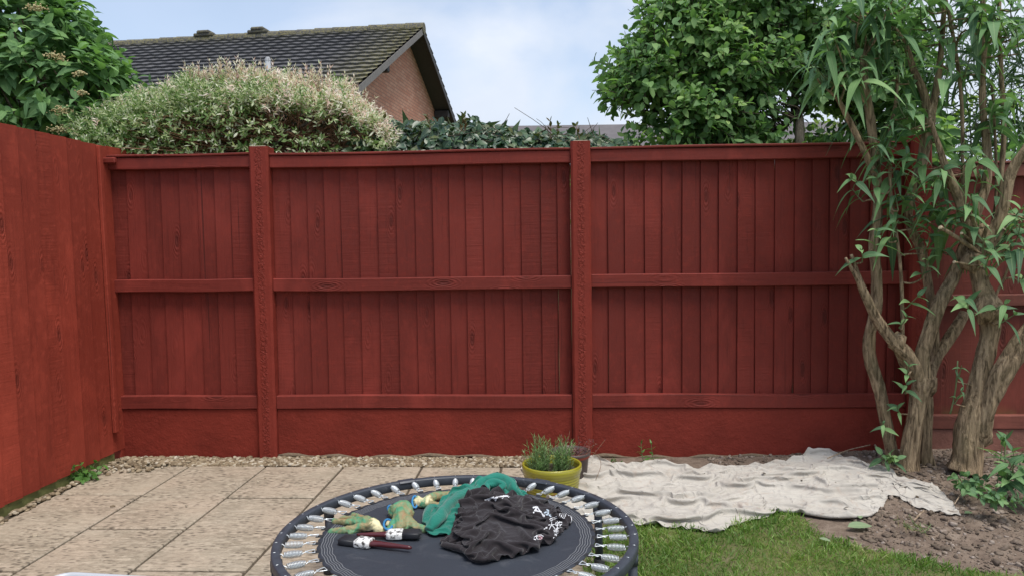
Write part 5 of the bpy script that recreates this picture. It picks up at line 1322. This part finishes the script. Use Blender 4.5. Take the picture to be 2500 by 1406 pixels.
blobby('glove_body', [gl([(690, 430, .016, .018), (730, 385, .034, .024), (800, 375, .036, .023), (825, 420, .028, .022)]), gl([(760, 430, .022, .030), (760, 490, .016, .030), (760, 550, .006, .024)]), gl([(800, 470, .018, .022), (860, 530, .008, .018), (950, 560, .002, .0125)]), gl([(710, 510, .012, .020), (670, 565, .004, .015), (620, 590, .0, .011)]), gl([(670, 400, .024, .010), (690, 370, .034, .010)])], .003, MGL, G, lambda V: np.zeros(len(V)))
mb = MB(); mb.tube(smooth_path([tpz(650, 400, .02), tpz(652, 370, .032), tpz(675, 360, .036), tpz(685, 385, .03)], 5), .0045, 8); mb.build('cuff_trim', MBT, G, smooth=True)
P = [tpz(650 + 34 * math.cos(a) + 10 * math.sin(a), 520 + 42 * math.sin(a) * 1.0 - 12 * math.cos(a), .012 + .008 * math.sin(a)) for a in np.linspace(0, 2 * math.pi, 20)]
MB().tube(P, .0045, 8).build('cuff_trim', MBT, G, smooth=True)
MB().tube([tpz(645, 530, .008), tpz(655, 500, .014)], .008, 10).build('cuff_lining', m_plain('cream_knit', (.50, .45, .27), .9), G, smooth=True)
G = thing('garden_glove', 'brown stained glove half under the green hoodie, its cream cuff open', 'glove', tpz(1000, 330), 0, 'gardening gloves')
blobby('glove_body', [gl([(905, 330, .012, .020), (960, 345, .012, .017), (1080, 360, .006, .015), (1180, 360, .004, .014)]), gl([(960, 320, .020, .013), (1020, 292, .026, .018), (1120, 275, .022, .018), (1230, 270, .016, .016)]), gl([(900, 300, .020, .012), (905, 350, .006, .014)])], .003, MGL, G, dist_attr(tpz(930, 340, .006), .085))
P = [tpz(878 + 22 * math.cos(a), 328 + 50 * math.sin(a), .014 - .010 * math.sin(a)) for a in np.linspace(0, 2 * math.pi, 22)]
MB().tube(P, .0042, 8).build('cuff_trim', MBT, G, smooth=True)

# ---------------- paint brushes
MHD = NT('dark_red_lacquer'); MHD = MHD.fin(MHD.mix(MHD.ramp(MHD.noise(MHD.obj(), 30, 4), [(.62, 0.0), (.66, .8)]), (.075, .012, .014), (.42, .36, .33)), .22, None, 0, .6)
MFE = NT('paint_caked_ferrule'); MFE = MFE.fin(MFE.mix(MFE.ramp(MFE.noise(MFE.obj(), 70, 5, .7), [(.50, 0.0), (.58, 1.0)]), (.72, .72, .70), (.06, .055, .05)), .6, MFE.bump(MFE.noise(MFE.obj(), 60, 4), .002), 0, .4)
MBR_ = NT('black_bristles'); MBR_ = MBR_.fin(MBR_.mix(MBR_.noise(MBR_.obj((4, 300, 60)), 1, 3), (.008, .009, .012), (.028, .030, .036)), .5, MBR_.bump(MBR_.noise(MBR_.obj((4, 300, 60)), 1, 3), .002), 0, .4)
def brush(a, b, label, flip=1, w=.052, Lb=.060, Lf=.052, tilt=0):
    a = Vector(tpz(*a)); b = Vector(tpz(*b)); L_ = (b - a).length; an = math.atan2(b.y - a.y, b.x - a.x)
    root = thing('paint_brush', label, 'paint brush', (a.x, a.y, MATZ + .004), an, 'paint brushes on the mat')
    def loft(sec, name, mat, n=24, e=.32):
        V = []
        for x, hw_, hz in sec:
            for k in range(n):
                q = 2 * math.pi * k / n; c, s_ = math.cos(q), math.sin(q)
                V.append((x, math.copysign(abs(c) ** e, c) * hw_, .012 + math.copysign(abs(s_) ** e, s_) * hz))
        m_ = len(sec); F_ = [(i * n + k, i * n + (k + 1) % n, (i + 1) * n + (k + 1) % n, (i + 1) * n + k) for i in range(m_ - 1) for k in range(n)] + [tuple(range(n))[::-1], tuple((m_ - 1) * n + k for k in range(n))]
        return mk(name, V, F_, mat, root, True, world_space=False)
    br = loft([(0, w * .47, .0085), (.002, w * .50, .0100), (.02, w * .52, .0108), (Lb, w * .49, .0105)], 'bristles', MBR_)
    mb = MB()
    for k in range(60):
        y = random.uniform(-.5, .5) * w * .95; z = random.uniform(.004, .021)
        mb.tube([(.03, y * .95, z), (-.004 + random.uniform(-.004, .004), y, z + random.uniform(-.002, .002))], .0007, 4, caps=False)
    q = mb.build('bristle_tips', MBR_, root, world_space=False); q['kind'] = 'stuff'
    loft([(Lb - .002, w * .50, .0118), (Lb + .004, w * .51, .0124), (Lb + Lf - .01, w * .50, .0124), (Lb + Lf, w * .44, .011)], 'ferrule', MFE, 24, .35)
    x0 = Lb + Lf; Lh = L_ - x0
    loft([(x0 - .003, w * .38, .0095), (x0 + Lh * .08, w * .27, .0088), (x0 + Lh * .25, w * .20, .0085), (x0 + Lh * .5, w * .20, .0082), (x0 + Lh * .72, w * .13, .0070), (x0 + Lh * .92, w * .12, .0066), (x0 + Lh, w * .07, .004)], 'handle', MHD, 20, .8)
    return root
brush((258, 672), (850, 742), 'paint brush nearer the camera, bristles pointing left, handle right')
brush((920, 620), (385, 632), 'paint brush behind the other one, bristles pointing right beside the glove')

# ---------------- pots
def pot(name, label, x, y, r_, h_, mat, prof=None, group=None):
    root = thing(name, label, 'plant pot', (x, y, 0), 0, group)
    pr = prof or [(.0, .003), (r_ * .80, .003), (r_ * .84, .012), (r_ * .93, h_ * .6), (r_ * .95, h_ * .80), (r_, h_ * .83), (r_ * 1.02, h_ * .9), (r_ * 1.01, h_), (r_ * .94, h_), (r_ * .91, h_ * .97), (r_ * .89, h_ * .6), (0, h_ * .6)]
    MB().lathe(pr, (0, 0, 0), 56).build('pot', mat, root, smooth=True, world_space=False)
    return root
def m_glaze():
    t = NT('mustard_green_glaze'); v = t.obj(); n = t.noise(v, 8, 4); z = t.n('ShaderNodeSeparateXYZ', {0: v}).outputs[2]
    c = t.mix(n, (.24, .22, .018), (.36, .33, .035)); c = t.mix(t.ramp(t.ma('SINE', t.ma('MULTIPLY', z, 420.0)), [(.6, 0.0), (1.0, .5)]), c, (.13, .12, .012))
    c = t.mix(t.ramp(t.noise(t.obj((1, 1, .5)), 26, 3), [(.66, 0.0), (.70, .7)]), c, (.30, .11, .03))
    return t.fin(c, .22, None, 0, .6)
pc = at(1348, 1205, Z=0); pr_ = .150; ph_ = .160
prf = [(.0, .003), (pr_ * .80, .003), (pr_ * .84, .010)] + [(pr_ * (.86 + .09 * k / 24) + .0022 * math.sin(k * 1.9), .012 + (ph_ * .70 - .012) * k / 24) for k in range(25)] + [(pr_ * .965, ph_ * .74), (pr_ * 1.0, ph_ * .78), (pr_ * 1.01, ph_ * .90), (pr_ * 1.0, ph_ * .985), (pr_ * .97, ph_), (pr_ * .93, ph_ * .985), (pr_ * .915, ph_ * .9), (pr_ * .90, ph_ * .62)]
p1 = pot('plant_pot', 'glazed mustard green ribbed pot holding a small rosemary bush', pc.x, pc.y, pr_, ph_, m_glaze(), prf)
MSO = m_plain('potting_soil', (.05, .038, .028), .95, nscale=80, nb=.006, var=.5)
MB().lathe([(0, ph_ * .78), (pr_ * .5, ph_ * .77), (pr_ * .91, ph_ * .74)], (0, 0, 0), 40).build('soil', MSO, p1, world_space=False)
rm = thing('rosemary', 'small grey green rosemary bush growing in the mustard pot', 'herb', (pc.x, pc.y, ph_ * .75))
n = 80; rr = np.sqrt(rng.random(n)) * .115; aa = rng.uniform(0, 6.28, n); P = np.stack([pc.x + rr * np.cos(aa) * .95 - .008, pc.y + rr * np.sin(aa) * .7, np.full(n, ph_ * .75)], -1)
D = unit(np.stack([rng.normal(size=n) * .22, rng.normal(size=n) * .2, np.ones(n)], -1)); Ls = rng.uniform(.05, .165, n)
tl_ = rng.random(n) < .3; Ls[tl_] *= .7
ML = m_leaf('rosemary_needle', [(0, (.09, .18, .06)), (.6, (.18, .31, .11)), (1, (.30, .43, .19))], .5, .2)
lp, ld, ln, lk = shoots(P, D, Ls, 13, .75, .2)
leaf_mesh('leaves', lp, ld, ln, rng.uniform(.022, .036, len(lp)), .14, ML, rm, 2, 0, .1, 'lance', .2)
twig_mesh('stems', P, P + D * Ls[:, None], .0018, .001, m_green, rm, .03, 3, 4)
c2_ = at(1392, 1160, Z=0)
p2 = pot('plant_pot', 'tall brown pot with a red inner rim standing behind the mustard pot', c2_.x, 4.00, .112, .145, m_plain('brown_plastic', (.075, .055, .05), .5, var=.2), [(.0, .003), (.085, .003), (.090, .01), (.102, .125), (.110, .128), (.112, .145), (.107, .145), (.102, .115), (0, .115)])
MB().lathe([(.1075, .1465), (.1065, .115), (.1025, .115)], (0, 0, 0), 48).build('inner_rim', m_plain('red_terracotta', (.33, .06, .035), .7), p2, smooth=True, world_space=False)
dh = thing('dried_heather', 'purple brown dried stems spilling over the brown pot rim', 'plant', (c2_.x, 4.0, .12))
n = 30; P = np.array([(c2_.x + rng.normal() * .05, 4.00 + rng.normal() * .04, .12) for _ in range(n)]); D = unit(np.stack([rng.normal(size=n) * .9 + .3, rng.normal(size=n) * .6 - .2, .5 + rng.random(n) * .4], -1)); Ls = rng.uniform(.05, .13, n)
lp, ld, ln, lk = shoots(P, D, Ls, 6, .8, .4)
leaf_mesh('leaves', lp, ld, ln, .014, .35, m_leaf('dry_purple', [(0, (.10, .03, .04)), (.6, (.19, .07, .09)), (1, (.30, .20, .18))], .8, .1), dh, 2, .3)
twig_mesh('stems', P, P + D * Ls[:, None], .0016, .001, BARKR, dh, .1, 4, 4)
MB().tube(smooth_path([(c2_.x + .09, 3.96, .14), (c2_.x + .13, 3.93, .15), (c2_.x + .16, 3.90, .10), (c2_.x + .13, 3.88, .02)], 6), .0013, 5).build('trailing_stem', BARKR, dh, smooth=True)

# ---------------- pale plastic tub, only its far edge in the picture
a_ = at(146, 1389, Z=.45); b_ = at(425, 1404, Z=.45); dx_ = (b_ - a_); an = math.atan2(dx_.y, dx_.x); w_ = dx_.length + .04; dp = .30; rc = .05
tb = thing('plastic_tub', 'translucent pale grey plastic tub, its rounded rim just inside the bottom left', 'tub', tuple(a_)[:2] + (0,), an)
def rrect(w, d, r_, ins, z, n=8):
    o_ = []
    for cx, cy, a0 in ((r_, -r_, 180), (r_, -d + r_, 270), (w - r_, -d + r_, 0), (w - r_, -r_, 90)):
        pass
    for (cx, cy, a0) in ((w - r_, -r_, 0), (r_, -r_, 90), (r_, -d + r_, 180), (w - r_, -d + r_, 270)):
        for k in range(n + 1):
            q = R(a0 + 90 * k / n); o_.append((cx + (r_ - ins) * math.cos(q) , cy + (r_ - ins) * math.sin(q), z))
    return o_
rings = [rrect(w_, dp, rc, .035, .0), rrect(w_, dp, rc, .014, .425), rrect(w_, dp, rc, .003, .427), rrect(w_, dp, rc, .0, .436), rrect(w_, dp, rc, .003, .447), rrect(w_, dp, rc, .012, .450), rrect(w_, dp, rc, .016, .444), rrect(w_, dp, rc, .020, .42), rrect(w_, dp, rc, .037, .01)]
m_ = len(rings[0]); V = [p for q in rings for p in q]; F_ = [(i * m_ + k, i * m_ + (k + 1) % m_, (i + 1) * m_ + (k + 1) % m_, (i + 1) * m_ + k) for i in range(len(rings) - 1) for k in range(m_)] + [tuple((len(rings) - 1) * m_ + k for k in range(m_))]
MPT = NT('translucent_plastic'); MPT = MPT.fin((.55, .58, .62), .35, None, 0, .5, Transmission_Weight=.25)
mk('tub_body', V, F_, MPT, tb, True, world_space=False)
